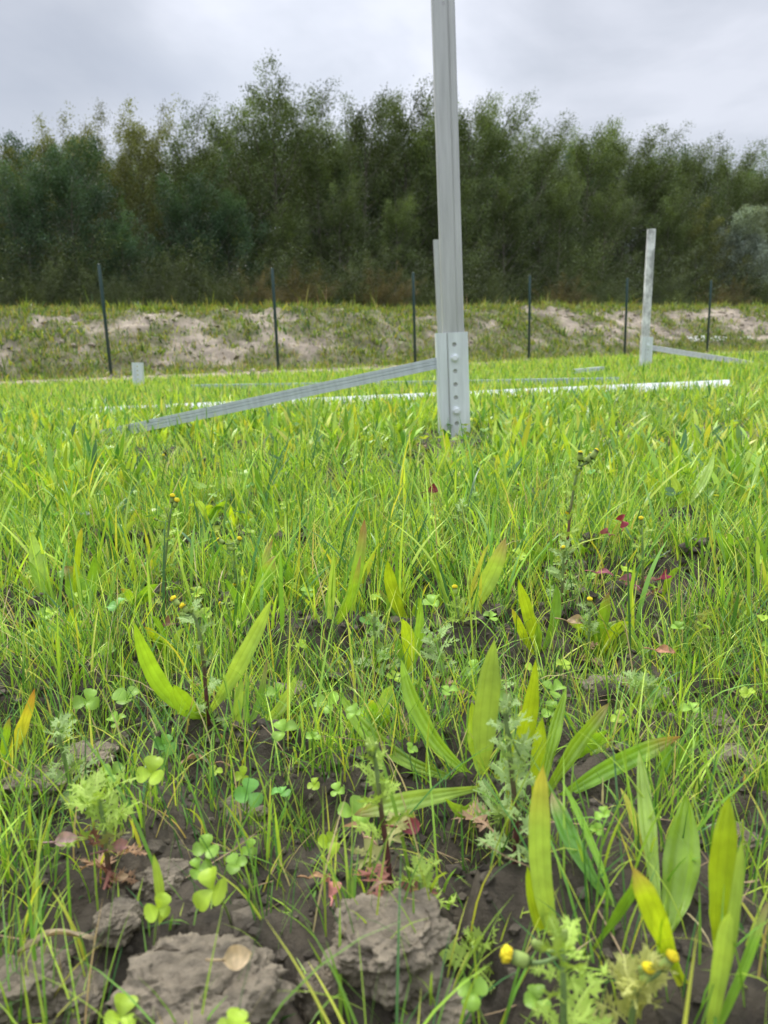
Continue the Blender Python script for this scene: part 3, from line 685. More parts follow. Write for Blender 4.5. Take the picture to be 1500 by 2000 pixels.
#PLANTS
# ---------------------------------------------------------------- foreground plants
from mathutils import noise as mn
import bmesh
LC = dict(B=(.46, .62, .03), G=(.24, .45, .04), D=(.14, .32, .04), Y=(.55, .55, .06), L=(.38, .55, .10), R=(.26, .20, .06), M=(.33, .54, .04))
ANCH = []          # (location, short name) of plants that others can be described by
PW = np.interp
def leaf_mesh(loc, base, mid, tip, w, colr, twist=.3, fold=.35, tipc=None, strap=False, n=15, ripple=.10):
    cl = bez(base, mid, tip, n); V = []; C = []; UV = []; camp = Vector((0, 0, CAM_H))
    ks = [0, .12, .35, .6, .8, .93, 1]; ws = [.20, .30, .72, 1, .82, .38, .01] if not strap else [.45, .6, .85, .95, .9, .55, .02]
    c0 = np.array(LC[colr]); ph = random.uniform(0, 6)
    for i, p in enumerate(cl):
        s = i/(n-1); T = (cl[min(i+1, n-1)]-cl[max(i-1, 0)]).normalized(); v = (p-camp).normalized(); sd_ = T.cross(v).normalized()
        sd_ = Quaternion(T, twist*(.6+.5*s)) @ sd_; nr = T.cross(sd_).normalized()
        hw = .5*w*float(np.interp(s, ks, ws))
        for u in (-1, -.5, 0, .5, 1):
            q = p+sd_*(u*hw)+nr*(fold*abs(u)*hw+ripple*w*math.sin(s*17+ph+u)*abs(u)); V.append(tuple(q-loc)); UV.append(((u+1)/2, s))
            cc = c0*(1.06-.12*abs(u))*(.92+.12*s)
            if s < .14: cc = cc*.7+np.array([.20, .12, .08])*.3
            if tipc is not None and s > .72: k = (s-.72)/.28; cc = cc*(1-k)+np.array(tipc)*k
            C.append(cc)
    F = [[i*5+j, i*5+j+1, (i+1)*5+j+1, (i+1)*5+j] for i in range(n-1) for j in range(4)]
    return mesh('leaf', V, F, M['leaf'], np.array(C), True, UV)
def plantain(bx, by, leaves, label, short=None):
    b0 = G(bx, by); e = empty('plantain', b0); tag(e, label, 'plantain', 'plantains growing in the young grass')
    for lf in leaves:
        tx, ty, dy, mx_, my_, wp = lf[:6]; colr = lf[6] if len(lf) > 6 else 'M'; o = lf[7] if len(lf) > 7 else {}; o = dict(o, tip=random.choice([(.42, .30, .14), (.55, .48, .08), (.38, .20, .10)])) if 'tip' not in o and random.random() < .22 else o
        bb = G(o.get('bx', bx), o.get('by', by)) if 'bx' in o else b0+Vector((random.uniform(-.003, .003), random.uniform(-.003, .003), -.004))
        tip = Q(tx, ty, bb.y+dy); ym = bb.y+dy*.45+o.get('my', 0); mid = Q(mx_, my_, ym); tw = o.get('tw', random.uniform(-.55, .55))
        w = wp*math.hypot(ym, .15)/F_PX/math.cos(tw)
        obj('leaf', leaf_mesh(b0, bb, mid, tip, w, colr, tw, tipc=o.get('tip'), strap=o.get('strap', False)), e)
    if short: ANCH.append((b0, short))
    return e
TAN = (.42, .30, .16)
plantain(408, 1438, [(262, 1215, -.03, 318, 1345, 36, 'M', {'tw': .1}), (532, 1168, -.02, 462, 1310, 34, 'L', {'tw': -.2}), (338, 1338, -.04, 362, 1380, 40, 'M', {'tw': .3}), (392, 1372, .02, 402, 1400, 22, 'G')],
         'plantain spreading two long leaves like a V beside a dark groundsel stem', 'V shaped plantain')
plantain(468, 1485, [(474, 1325, .0, 463, 1400, 20, 'L', {'strap': True}), (482, 1310, .03, 480, 1400, 12, 'L', {'strap': True}), (578, 1318, .03, 530, 1400, 24, 'L', {'strap': True}), (522, 1285, .04, 500, 1390, 14, 'G', {'strap': True})],
         'plantain of narrow upright pale leaves right of the V shaped one', 'narrow upright plantain')
plantain(950, 1600, [(662, 1350, .06, 765, 1470, 34, 'M', {'tw': .2}), (784, 1288, .05, 838, 1430, 36, 'M', {'tw': -.2}), (966, 1245, .0, 945, 1420, 52, 'L', {'tw': .25}), (922, 1370, .03, 935, 1470, 34, 'B'),
                     (1046, 1288, -.02, 1020, 1450, 36, 'B', {'tw': -.1}), (690, 1592, -.06, 815, 1562, 40, 'L', {'tip': TAN, 'tw': .1, 'my': -.02}), (1000, 1395, .05, 985, 1490, 28, 'M'), (870, 1560, -.05, 910, 1585, 24, 'M')],
         'largest plantain clump, one long leaf arching low to the left', 'largest plantain clump')
plantain(1050, 1580, [(1330, 1438, .02, 1190, 1500, 40, 'G', {'tw': .2}), (1192, 1372, .03, 1115, 1470, 30, 'M'), (1105, 1345, .05, 1075, 1460, 26, 'M'), (1060, 1400, .0, 1050, 1490, 30, 'B')],
         'plantain stretching one long green leaf far out to the right', 'plantain with leaf stretched right')
plantain(1082, 1905, [(1060, 1495, .0, 1056, 1700, 46, 'L', {'tw': .05, 'strap': True}), (1030, 1690, .01, 1050, 1800, 22, 'B', {'strap': True})],
         'plantain with one very long pale strap leaf standing upright', 'long strap leaf')
plantain(1200, 1790, [(1078, 1545, .05, 1120, 1650, 38, 'D', {'tw': .25}), (1095, 1520, .06, 1160, 1660, 16, 'G')],
         'dark glossy plantain leaf sloping beside the long strap leaf', 'dark glossy plantain')
plantain(1345, 1925, [(1340, 1552, .05, 1325, 1720, 74, 'M', {'tw': .1, 'bx': 1300, 'by': 1830}), (1248, 1465, .06, 1268, 1640, 34, 'L', {'bx': 1292, 'by': 1800, 'tw': .2}), (1236, 1690, -.02, 1285, 1800, 48, 'B', {'tw': -.2}),
                      (1212, 1540, .05, 1255, 1640, 20, 'Y', {'bx': 1290, 'by': 1760}), (1255, 1712, -.03, 1215, 1775, 22, 'G', {'bx': 1150, 'by': 1870}), (1290, 1790, .0, 1300, 1850, 34, 'B')],
         'broadest plantain, wide bright leaves in the lower right corner', 'broadest plantain')
plantain(1408, 1890, [(1424, 1555, .01, 1408, 1720, 52, 'B', {'tw': .12}), (1398, 1700, .02, 1398, 1800, 20, 'B')],
         'single tall yellow green plantain leaf near the right edge', 'single tall leaf')
plantain(146, 1215, [(128, 1105, .01, 150, 1160, 44, 'G', {'tip': (.3, .2, .06)}), (55, 1095, .02, 95, 1160, 22, 'M'), (182, 1085, .0, 175, 1160, 24, 'G'), (62, 1040, .03, 75, 1120, 30, 'L', {'bx': 85, 'by': 1200}), (160, 1030, .0, 150, 1110, 13, 'B', {'strap': True})],
         'plantain cluster at the left with one reddish tipped leaf', 'reddish tipped plantain')
plantain(492, 1222, [(538, 1085, .0, 512, 1150, 34, 'G'), (534, 1050, .02, 505, 1140, 16, 'L'), (440, 1130, .0, 470, 1180, 16, 'G')], 'plantain with folded dark leaf left of the middle', 'folded plantain')
plantain(632, 1185, [(530, 1070, .02, 580, 1135, 20, 'G'), (590, 1100, .03, 612, 1150, 14, 'M')], 'plantain leaf sloping down to the right in the middle', 'sloping leaf')
plantain(648, 1262, [(651, 1078, .0, 646, 1180, 15, 'L', {'strap': True}), (712, 1015, .03, 690, 1150, 24, 'M', {'strap': True}), (704, 1085, .0, 680, 1180, 16, 'M'), (640, 1150, .02, 642, 1200, 12, 'G')], 'tall slim plantain bunch in the middle', 'tall slim plantain')
plantain(905, 1215, [(988, 1050, -.01, 950, 1140, 36, 'L', {'tw': .2}), (880, 1120, .02, 893, 1170, 18, 'G'), (955, 1060, .02, 925, 1140, 9, 'Y', {'strap': True})], 'plantain with broad leaf leaning right below the near post', 'right leaning plantain')
plantain(805, 1225, [(757, 1092, -.01, 772, 1170, 28, 'B'), (818, 1165, .0, 812, 1200, 20, 'M'), (740, 1150, .02, 772, 1195, 14, 'G')], 'bright plantain with tip bent left below the near post', 'bent bright plantain')
plantain(800, 1325, [(785, 1208, .0, 800, 1265, 30, 'B'), (822, 1170, .02, 815, 1260, 20, 'M'), (768, 1225, .02, 785, 1280, 16, 'G')], 'short bright plantain just above the largest clump', 'short bright plantain')
plantain(1050, 1290, [(1012, 1130, .0, 1038, 1220, 26, 'B'), (1000, 1188, -.02, 1022, 1240, 18, 'B'), (1085, 1140, .02, 1082, 1215, 22, 'G'), (1052, 1215, .0, 1052, 1250, 15, 'M')], 'plantain trio with yellow green tips above the largest clump', 'yellow green trio')
plantain(1172, 1290, [(1190, 1155, .0, 1178, 1220, 24, 'M'), (1235, 1225, .0, 1205, 1262, 18, 'L'), (1140, 1200, .02, 1158, 1250, 14, 'G')], 'small plantain beside the yellow button groundsel at right', 'small right plantain')
plantain(1322, 1030, [(1400, 945, .02, 1362, 985, 22, 'G'), (1338, 945, .03, 1333, 985, 20, 'B'), (1300, 915, .04, 1325, 960, 14, 'B'), (1395, 880, .06, 1370, 950, 16, 'L')], 'plantain in the further grass under the blotched post', 'far right plantain')
plantain(1185, 1078, [(1212, 1000, .0, 1198, 1040, 17, 'B'), (1175, 1010, .0, 1178, 1045, 12, 'M')], 'small plantain left of the red leaf near the right', 'small back plantain')
plantain(-5, 1505, [(68, 1345, .0, 35, 1440, 24, 'Y', {'tip': (.45, .2, .05)}), (20, 1400, .0, 10, 1450, 16, 'M')], 'yellowing plantain leaf at the left edge', 'yellowing leaf')
plantain(18, 985, [(70, 905, .02, 48, 945, 14, 'D'), (10, 910, .03, 12, 945, 14, 'G')], 'dark grass like plantain at the left edge in the further grass', 'dark edge plantain')
plantain(1390, 2030, [(1450, 1640, .0, 1425, 1850, 24, 'L', {'strap': True}), (1425, 1780, -.01, 1405, 1900, 34, 'L', {'strap': True}), (1500, 1760, .02, 1450, 1900, 20, 'G', {'strap': True})], 'blurred tall pale blades rising from the bottom right edge', 'bottom right blades')
plantain(318, 1880, [(300, 1668, .0, 316, 1780, 22, 'L', {'strap': True})], 'thick pale shoot standing right behind the flat clod', 'thick pale shoot')
plantain(690, 945, [(680, 890, .0, 684, 915, 12, 'B'), (725, 880, .0, 705, 912, 10, 'M')], 'tiny plantain in front of the near post on its left', 'tiny plantain left of post')
plantain(882, 905, [(872, 845, .0, 876, 875, 11, 'B'), (915, 860, .0, 898, 880, 10, 'M')], 'bright leaf standing before the foot of the near post', 'leaf before the post')
plantain(752, 840, [(749, 790, .0, 750, 815, 9, 'D'), (780, 795, .0, 765, 815, 9, 'G')], 'dark upright leaf left of the near post foot', 'dark leaf by post')

# ---- groundsel
def gleaf(seed, pal):
    rd = random.Random(seed); V = []; F = []; C = []
    def z(t): return .16*math.sin(t*2.4)-.22*t*t
    n = 9
    for i in range(n+1):
        t = i/n; w = .017+.013*math.sin(t*3); V += [(t, -w, z(t)), (t, w, z(t))]; C += [pal]*2
    F += [[2*i, 2*i+2, 2*i+3, 2*i+1] for i in range(n)]
    for i in range(1, 8):
        t = .16+.82*i/8
        for sg in (-1, 1):
            l = (.10+.26*math.sin(min(1, t*1.15)*math.pi*.85))*rd.uniform(.6, 1.25); a = R(rd.uniform(38, 62)); dx, dy = math.cos(a), sg*math.sin(a); k = len(V); up = rd.uniform(-.25, .4)
            w = .015; px_, py_ = -dy*w, dx*w; zz = z(t)
            V += [(t-w, .02*sg, zz), (t+w, .02*sg, zz), (t+dx*l*.55+w*1.3, dy*l*.5, zz+up*l), (t+dx*l*.5-w*1.6, dy*l*.62, zz+up*l), (t+dx*l*1.1, dy*l*1.0, zz+up*l*2), (t+dx*l*.2-w*2.6, dy*l*.95, zz+up*l*1.5), (t+dx*l*.85+w*2.6, dy*l*.5, zz+up*l*1.5)]
            C += [pal]*7
            F += [[k, k+1, k+2, k+3]]; F += [[k+3, k+2, k+4]]; F += [[k, k+3, k+5]]; F += [[k+1, k+6, k+2]]
    q = [f for f in F if len(f) == 4]; t3 = [f for f in F if len(f) == 3]
    return mesh('leaf', V, [np.array(q), np.array(t3)], M['soft'], np.array(C), False)
GL = dict(g=[gleaf(i, (.38, .52, .10)) for i in range(4)], s=[gleaf(i+5, (.34, .47, .17)) for i in range(3)], p=[gleaf(20, (.36, .22, .13)), gleaf(21, (.28, .12, .09)), gleaf(22, (.36, .36, .13))], d=[gleaf(30, (.42, .27, .17))], y=[gleaf(33, (.44, .45, .14))])
def head_meshes(open_, bud=False):
    g = Geo(); n = 12; pr = [(0, .0008), (.0006, .0019), (.002, .0026), (.0045, .0026), (.0068, .0021), (.0074, .0019)]
    V = []; C = []
    for h, r_ in pr:
        for k in range(n):
            a = 2*math.pi*k/n; r2 = r_*(1+.05*(k % 2)); V.append((r2*math.cos(a), r2*math.sin(a), h)); C.append((.40, .52, .14) if bud or (h < .0065 and h > .001) else (.07, .10, .04))
    q = [[i*n+k, i*n+(k+1) % n, (i+1)*n+(k+1) % n, (i+1)*n+k] for i in range(len(pr)-1) for k in range(n)]
    g.add(V, q, None, C, [list(range(n-1, -1, -1)), list(range((len(pr)-1)*n, len(pr)*n))])
    inv = g.mesh('flower_head', M['soft'], True)
    g = Geo(); rd = random.Random(5); R_ = .0024 if open_ else .0014
    V = []; C = []; F = []
    for i in range(46):
        f = math.sqrt((i+.5)/46); a = i*2.4; x_, y_ = R_*f*math.cos(a), R_*f*math.sin(a); h = .0074+(.0022 if open_ else .001)*(1-.6*f*f)*rd.uniform(.8, 1.1); w = .00042; k = len(V)
        ox, oy = x_*.28, y_*.28
        V += [(x_-w, y_-w, .0066), (x_+w, y_-w, .0066), (x_+w, y_+w, .0066), (x_-w, y_+w, .0066), (x_+ox-w, y_+oy-w, h), (x_+ox+w, y_+oy-w, h), (x_+ox+w, y_+oy+w, h), (x_+ox-w, y_+oy+w, h)]
        C += [(.80, .60, .03)]*4+[(.92, .78, .04)]*4; F += [[k, k+1, k+5, k+4], [k+1, k+2, k+6, k+5], [k+2, k+3, k+7, k+6], [k+3, k, k+4, k+7], [k+4, k+5, k+6, k+7]]
    g.add(V, F, None, C)
    return inv, g.mesh('florets', M['flower'])
HD = {1: head_meshes(True), 0: head_meshes(False), -1: head_meshes(False, True)}
def groundsel(path, heads, label, short=None, lf='g', lsz=.024, nl=None, stemc='n', dens=1.0, low=None, name='groundsel', top=True, dy=0.0, group='groundsel plants among the grass'):
    """path: pixels base..top; heads: (px, py, open, scale)"""
    b0 = G(*path[0]); e = empty(name, b0); tag(e, label, 'groundsel', group)
    pts = [b0+Vector((0, 0, -.004))]; n = len(path)
    for i, (px, py) in enumerate(path[1:]): pts.append(Q(px, py, b0.y+dy*(i+1)/(n-1)+random.uniform(-.003, .003)))
    fine = []
    for i in range(len(pts)-1):
        for k in range(4): fine.append(pts[i].lerp(pts[i+1], k/4))
    fine.append(pts[-1]); m_ = len(fine)
    for _ in range(3): fine = [fine[0]]+[(fine[i-1]+fine[i]*2+fine[i+1])/4 for i in range(1, m_-1)]+[fine[-1]]
    H_ = (pts[-1]-pts[0]).length
    lowc = np.array([.16, .06, .06]) if stemc in 'np' else np.array([.2, .3, .1]); hic = np.array([.25, .34, .13]); kk = .3 if stemc == 'n' else .62
    cc = np.array([lowc*(1-float(sstep(kk*.5, kk+.15, i/(m_-1))))+hic*float(sstep(kk*.5, kk+.15, i/(m_-1))) for i in range(m_)])
    g = Geo(); tube(g, [p-b0 for p in fine], [.0013*(1.15-.5*i/m_)*(1+H_*2) for i in range(m_)], cc, 7)
    obj('stem', g.mesh('stem', M['soft'], True), e)
    nl = int((nl or max(4, int(H_/.0075*dens)))*1.25)
    for i in range(nl):
        t = .06+.93*(i+random.uniform(0, .6))/nl; k = min(int(t*(m_-1)), m_-2); p = fine[k].lerp(fine[k+1], t*(m_-1)-k)
        az = i*2.4+random.uniform(-.4, .4); el = R(random.uniform(15, 60)) if t > .25 else R(random.uniform(-15, 30)); key = lf
        if t < .3 and low: key = low
        me_ = random.choice(GL[key]); sc = lsz*random.uniform(.55, 1.1)*(1.15-.55*t)
        o = obj('leaf', me_, e, p-b0); o.rotation_mode = 'QUATERNION'
        o.rotation_quaternion = Quaternion((0, 0, 1), az) @ Quaternion((0, 1, 0), -el) @ Quaternion((1, 0, 0), random.uniform(-.5, .5)); o.scale = (sc, sc, sc*random.uniform(.6, 1.4))
    for hx, hy, op, sc in heads:
        sc = sc*(1.3 if b0.y > .85 else 1)*(.8 if b0.y < .45 else 1)
        P = Q(hx, hy, pts[-1].y+random.uniform(-.004, .004)); st_ = fine[-1-random.randint(0, 2)]; out_ = (P-st_); d = (out_.normalized()*1.2+Vector((0, 0, .5))).normalized() if out_.length > .004 else Vector((random.uniform(-.2, .2), -.1, 1)).normalized()
        hb = P-d*.0085*sc; g = Geo(); tube(g, [p-b0 for p in bez(st_, (st_+hb)/2+Vector((0, 0, -.0015)), hb, 5)], .0007*max(.7, sc), (.23, .33, .12), 5)
        obj('flower_stalk', g.mesh('flower_stalk', M['soft'], True), e)
        o = obj('flower_head' if op >= 0 else 'bud', HD[op][0], e, hb-b0); o.rotation_mode = 'QUATERNION'; o.rotation_quaternion = d.to_track_quat('Z', 'Y'); o.scale = (sc*.80, sc*.80, sc*1.0) if op >= 0 else (sc*.60, sc*.60, sc*.75)
        if op >= 0: obj('florets', HD[1 if op == 1 else 0][1], o)
    if short: ANCH.append((b0, short))
    return e
groundsel([(322, 1215), (320, 1120), (328, 1040), (334, 995)], [(337, 966, 1, .95), (346, 975, 1, 1), (322, 985, -1, .9), (300, 1012, 0, .5)], 'tall groundsel with two yellow buttons left of the middle, stem upright', 'two button groundsel', nl=15)
groundsel([(470, 1215), (462, 1140), (457, 1090), (456, 1060)], [(424, 1052, 0, 1), (438, 1066, -1, 1.1), (468, 1050, 1, .85), (459, 1142, 1, .85)], 'groundsel with a drooping bud and a yellow button on a bare pale top', 'drooping bud groundsel', nl=10)
groundsel([(412, 1468), (404, 1380), (398, 1290), (386, 1215), (372, 1190)], [(337, 1167, 1, 1), (355, 1181, 1, 1), (345, 1195, -1, .8), (378, 1185, -1, .9)], 'dark stemmed groundsel leaning left with paired yellow heads over the V shaped plantain', 'dark stemmed groundsel', lf='s', nl=11, stemc='p')
groundsel([(458, 1270), (452, 1210), (440, 1175)], [(429, 1178, 1, .7), (452, 1195, -1, .6)], 'small pale groundsel with one tiny yellow head', 'small pale groundsel', lf='g', nl=9, lsz=.02)
groundsel([(1105, 1165), (1106, 1080), (1114, 1000), (1124, 930), (1136, 892)], [(1134, 880, 0, 1.15), (1158, 884, 0, 1.3), (1168, 876, 0, 1.3), (1153, 895, 1, 1), (1124, 913, 0, .9), (1108, 1003, 1, .9)], 'tallest groundsel with a cluster of dark green heads against the far grass', 'tallest groundsel', lf='g', nl=20, stemc='p')
groundsel([(1100, 1205), (1098, 1140), (1100, 1090), (1104, 1075)], [(1100, 1067, 1, .85), (1094, 1082, -1, .9)], 'bushy groundsel with one yellow head under the tallest groundsel', 'bushy groundsel', lf='s', nl=18, lsz=.026)
groundsel([(1254, 1190), (1256, 1120), (1255, 1060), (1253, 1030)], [(1252, 1010, 1, 1.05), (1246, 1022, -1, .8), (1262, 1020, -1, .8)], 'slim groundsel with a single yellow button at the right', 'slim right groundsel', nl=13, stemc='n', low='p')
groundsel([(898, 1262), (896, 1210), (890, 1165)], [(888, 1144, 1, 1.1)], 'groundsel with one bright button in front of the right leaning plantain', 'middle button groundsel', lf='g', nl=11, lsz=.02)
groundsel([(1152, 1305), (1150, 1240), (1152, 1195)], [(1152, 1168, 1, 1.1), (1160, 1185, -1, .8)], 'stout groundsel with bright button and pinkish leaves at right', 'stout button groundsel', lf='s', nl=12, low='d')
groundsel([(764, 1742), (756, 1660), (742, 1570), (736, 1500), (728, 1470)], [(714, 1446, -1, 1), (736, 1444, -1, 1), (724, 1456, -1, .9)], 'groundsel with thick purple stem and pink lower leaves', 'purple stemmed groundsel', lf='g', nl=13, stemc='p', low='p', lsz=.027)
groundsel([(1005, 1700), (1010, 1610), (1002, 1530), (992, 1440), (985, 1380)], [(1030, 1492, -1, .9), (996, 1366, -1, .7)], 'silvery groundsel in front of the largest plantain clump', 'silvery groundsel', lf='s', nl=18, stemc='p', lsz=.03)
groundsel([(1100, 2120), (1102, 2000), (1100, 1900), (1100, 1850)], [(985, 1862, 1, 1.7), (1030, 1832, -1, 1.5), (1104, 1803, -1, 1.2)], 'blurred nearest groundsel with large drooping yellow head at the bottom edge', 'nearest groundsel', lf='g', nl=13, lsz=.027, stemc='g')
groundsel([(1235, 2110), (1230, 2000), (1245, 1930), (1258, 1905)], [(1316, 1864, 1, 1.3), (1268, 1887, 1, 1.25), (1248, 1880, -1, .9)], 'blurred groundsel with two yellow heads by the lower right corner', 'corner groundsel', lf='y', nl=12, lsz=.026, stemc='g')
groundsel([(150, 1590), (135, 1520), (118, 1450), (112, 1420)], [(116, 1405, -1, .7)], 'pale budless groundsel standing alone at the lower left', 'pale lower left groundsel', lf='s', nl=14, lsz=.026, stemc='g')
groundsel([(212, 1720), (208, 1650), (200, 1590), (192, 1560)], [(190, 1550, -1, .8)], 'bushy young groundsel with pink lower leaves at the lower left', 'pink leaved young groundsel', lf='g', nl=16, lsz=.032, low='p')
groundsel([(735, 1322), (732, 1260), (730, 1205)], [(733, 1188, -1, 1), (726, 1196, -1, .9)], 'groundsel with two green buds left of the bright plantains', 'green bud groundsel', lf='s', nl=12)
groundsel([(868, 1365), (865, 1310), (850, 1240)], [(858, 1232, -1, .7)], 'leafy grey groundsel above the largest plantain clump', 'leafy grey groundsel', lf='s', nl=15, lsz=.028, low='d')
groundsel([(1372, 1262), (1368, 1230), (1374, 1205)], [(1375, 1194, -1, 1.1)], 'low groundsel with one green bud at the right', 'low bud groundsel', lf='y', nl=9)
groundsel([(1006, 1010), (1008, 970), (1010, 952)], [(1012, 944, 0, 1), (1003, 952, 0, .9), (1006, 962, 0, .8)], 'small groundsel with three closed heads below the near post', 'closed head groundsel', lf='g', nl=8)
groundsel([(325, 960), (322, 925), (319, 895)], [(319, 888, 1, 1), (323, 905, -1, .8)], 'groundsel rising in front of the slanting brace end', 'brace end groundsel', lf='y', nl=9, stemc='p')
groundsel([(1258, 1415), (1252, 1370), (1245, 1340)], [], 'low feathery groundsel without flowers right of the stretched leaf', 'feathery groundsel', lf='s', nl=13, lsz=.03)
groundsel([(1300, 1000), (1295, 965), (1280, 940)], [(1284, 937, 0, 1.1)], 'thin groundsel with one closed head hanging right', 'hanging head groundsel', lf='g', nl=7)
groundsel([(815, 1770), (822, 1740), (818, 1710)], [], 'small light green groundsel seedling just behind the big clod', 'seedling behind the clod', lf='g', nl=8, lsz=.022, stemc='g')
groundsel([(935, 1905), (930, 1875), (925, 1850)], [], 'small groundsel seedling right of the big clod', 'seedling right of the clod', lf='g', nl=7, lsz=.026, stemc='g')
groundsel([(905, 1035), (905, 1000), (903, 985)], [], 'feathery flowerless groundsel below the near post', 'flowerless groundsel', lf='s', nl=10, lsz=.026)
groundsel([(975, 1650), (970, 1600), (962, 1560)], [], 'broad lobed pale leaves low before the largest clump', 'lobed pale leaves', lf='s', nl=6, lsz=.04, low='d')

# ---- clover
def leaflet(seed):
    rd = random.Random(seed); V = []; C = []; n = 8; ks = [0, .15, .4, .65, .85, .96, 1.0]; ws = [.03, .2, .42, .52, .45, .28, .10]; UV = []
    for i in range(n+1):
        t = i/n; w = float(np.interp(t, ks, ws))
        for u in (-1, -.5, 0, .5, 1):
            dx = -.06*(1-abs(u)) if i == n else 0
            V.append((t+dx, u*w, .20*abs(u)*w*1.2+.10*math.sin(t*2.6)-.10*t*t)); ch = .12*math.exp(-((t-.45-.1*abs(u))/.09)**2); C.append(np.array([.25, .43, .055])*(1+ch*1.5)*(1.05-.1*abs(u)))
    F = [[i*5+j, i*5+j+1, (i+1)*5+j+1, (i+1)*5+j] for i in range(n) for j in range(4)]
    return V, F, np.array(C)
LM = {}
for kx, cmul in (('g', (1, 1, 1)), ('y', (1.5, 1.25, .8)), ('b', (.62, .86, 1.2))):
    V_, F_, C_ = leaflet(1); LM[kx] = mesh('leaflet', V_, F_, M['clover'], C_*np.array(cmul), True)
def clover(px, py, rp, label, h=.032, key='g', short=None, tilt=None, group='clover plants among the grass', spin=None):
    b0 = G(px, py, h); c_ = b0+Vector((0, 0, h)); ft = b0+Vector((random.uniform(-.014, .014), random.uniform(-.006, .012), -.003)); ft.z = float(H(ft.x, ft.y))-.002
    e = empty('clover', ft); tag(e, label, 'clover', group)
    g = Geo(); tube(g, [p-ft for p in bez(ft, (ft+c_)/2+Vector((random.uniform(-.003, .003), 0, .002)), c_, 6)], .00055, (.26, .36, .10), 5); obj('stalk', g.mesh('stalk', M['soft'], True), e)
    r_ = rp*math.hypot(b0.y, .3-h)/F_PX; a0 = random.uniform(0, 6.28) if spin is None else spin
    tq = Quaternion((1, 0, 0), (tilt if tilt is not None else random.uniform(.1, .75))*random.uniform(.3, 1)) @ Quaternion((0, 1, 0), random.uniform(-.6, .6))
    for j in range(3):
        o = obj('leaflet', LM[key], e, c_-ft); o.rotation_mode = 'QUATERNION'
        o.rotation_quaternion = tq @ Quaternion((0, 0, 1), a0+j*2.094+random.uniform(-.15, .15)) @ Quaternion((0, 1, 0), -random.uniform(.05, .5)); k = r_*random.uniform(.72, 1.02); o.scale = (k, k*random.uniform(.95, 1.15), k*random.uniform(.6, 2.2))
    if short: ANCH.append((ft, short))
    return e
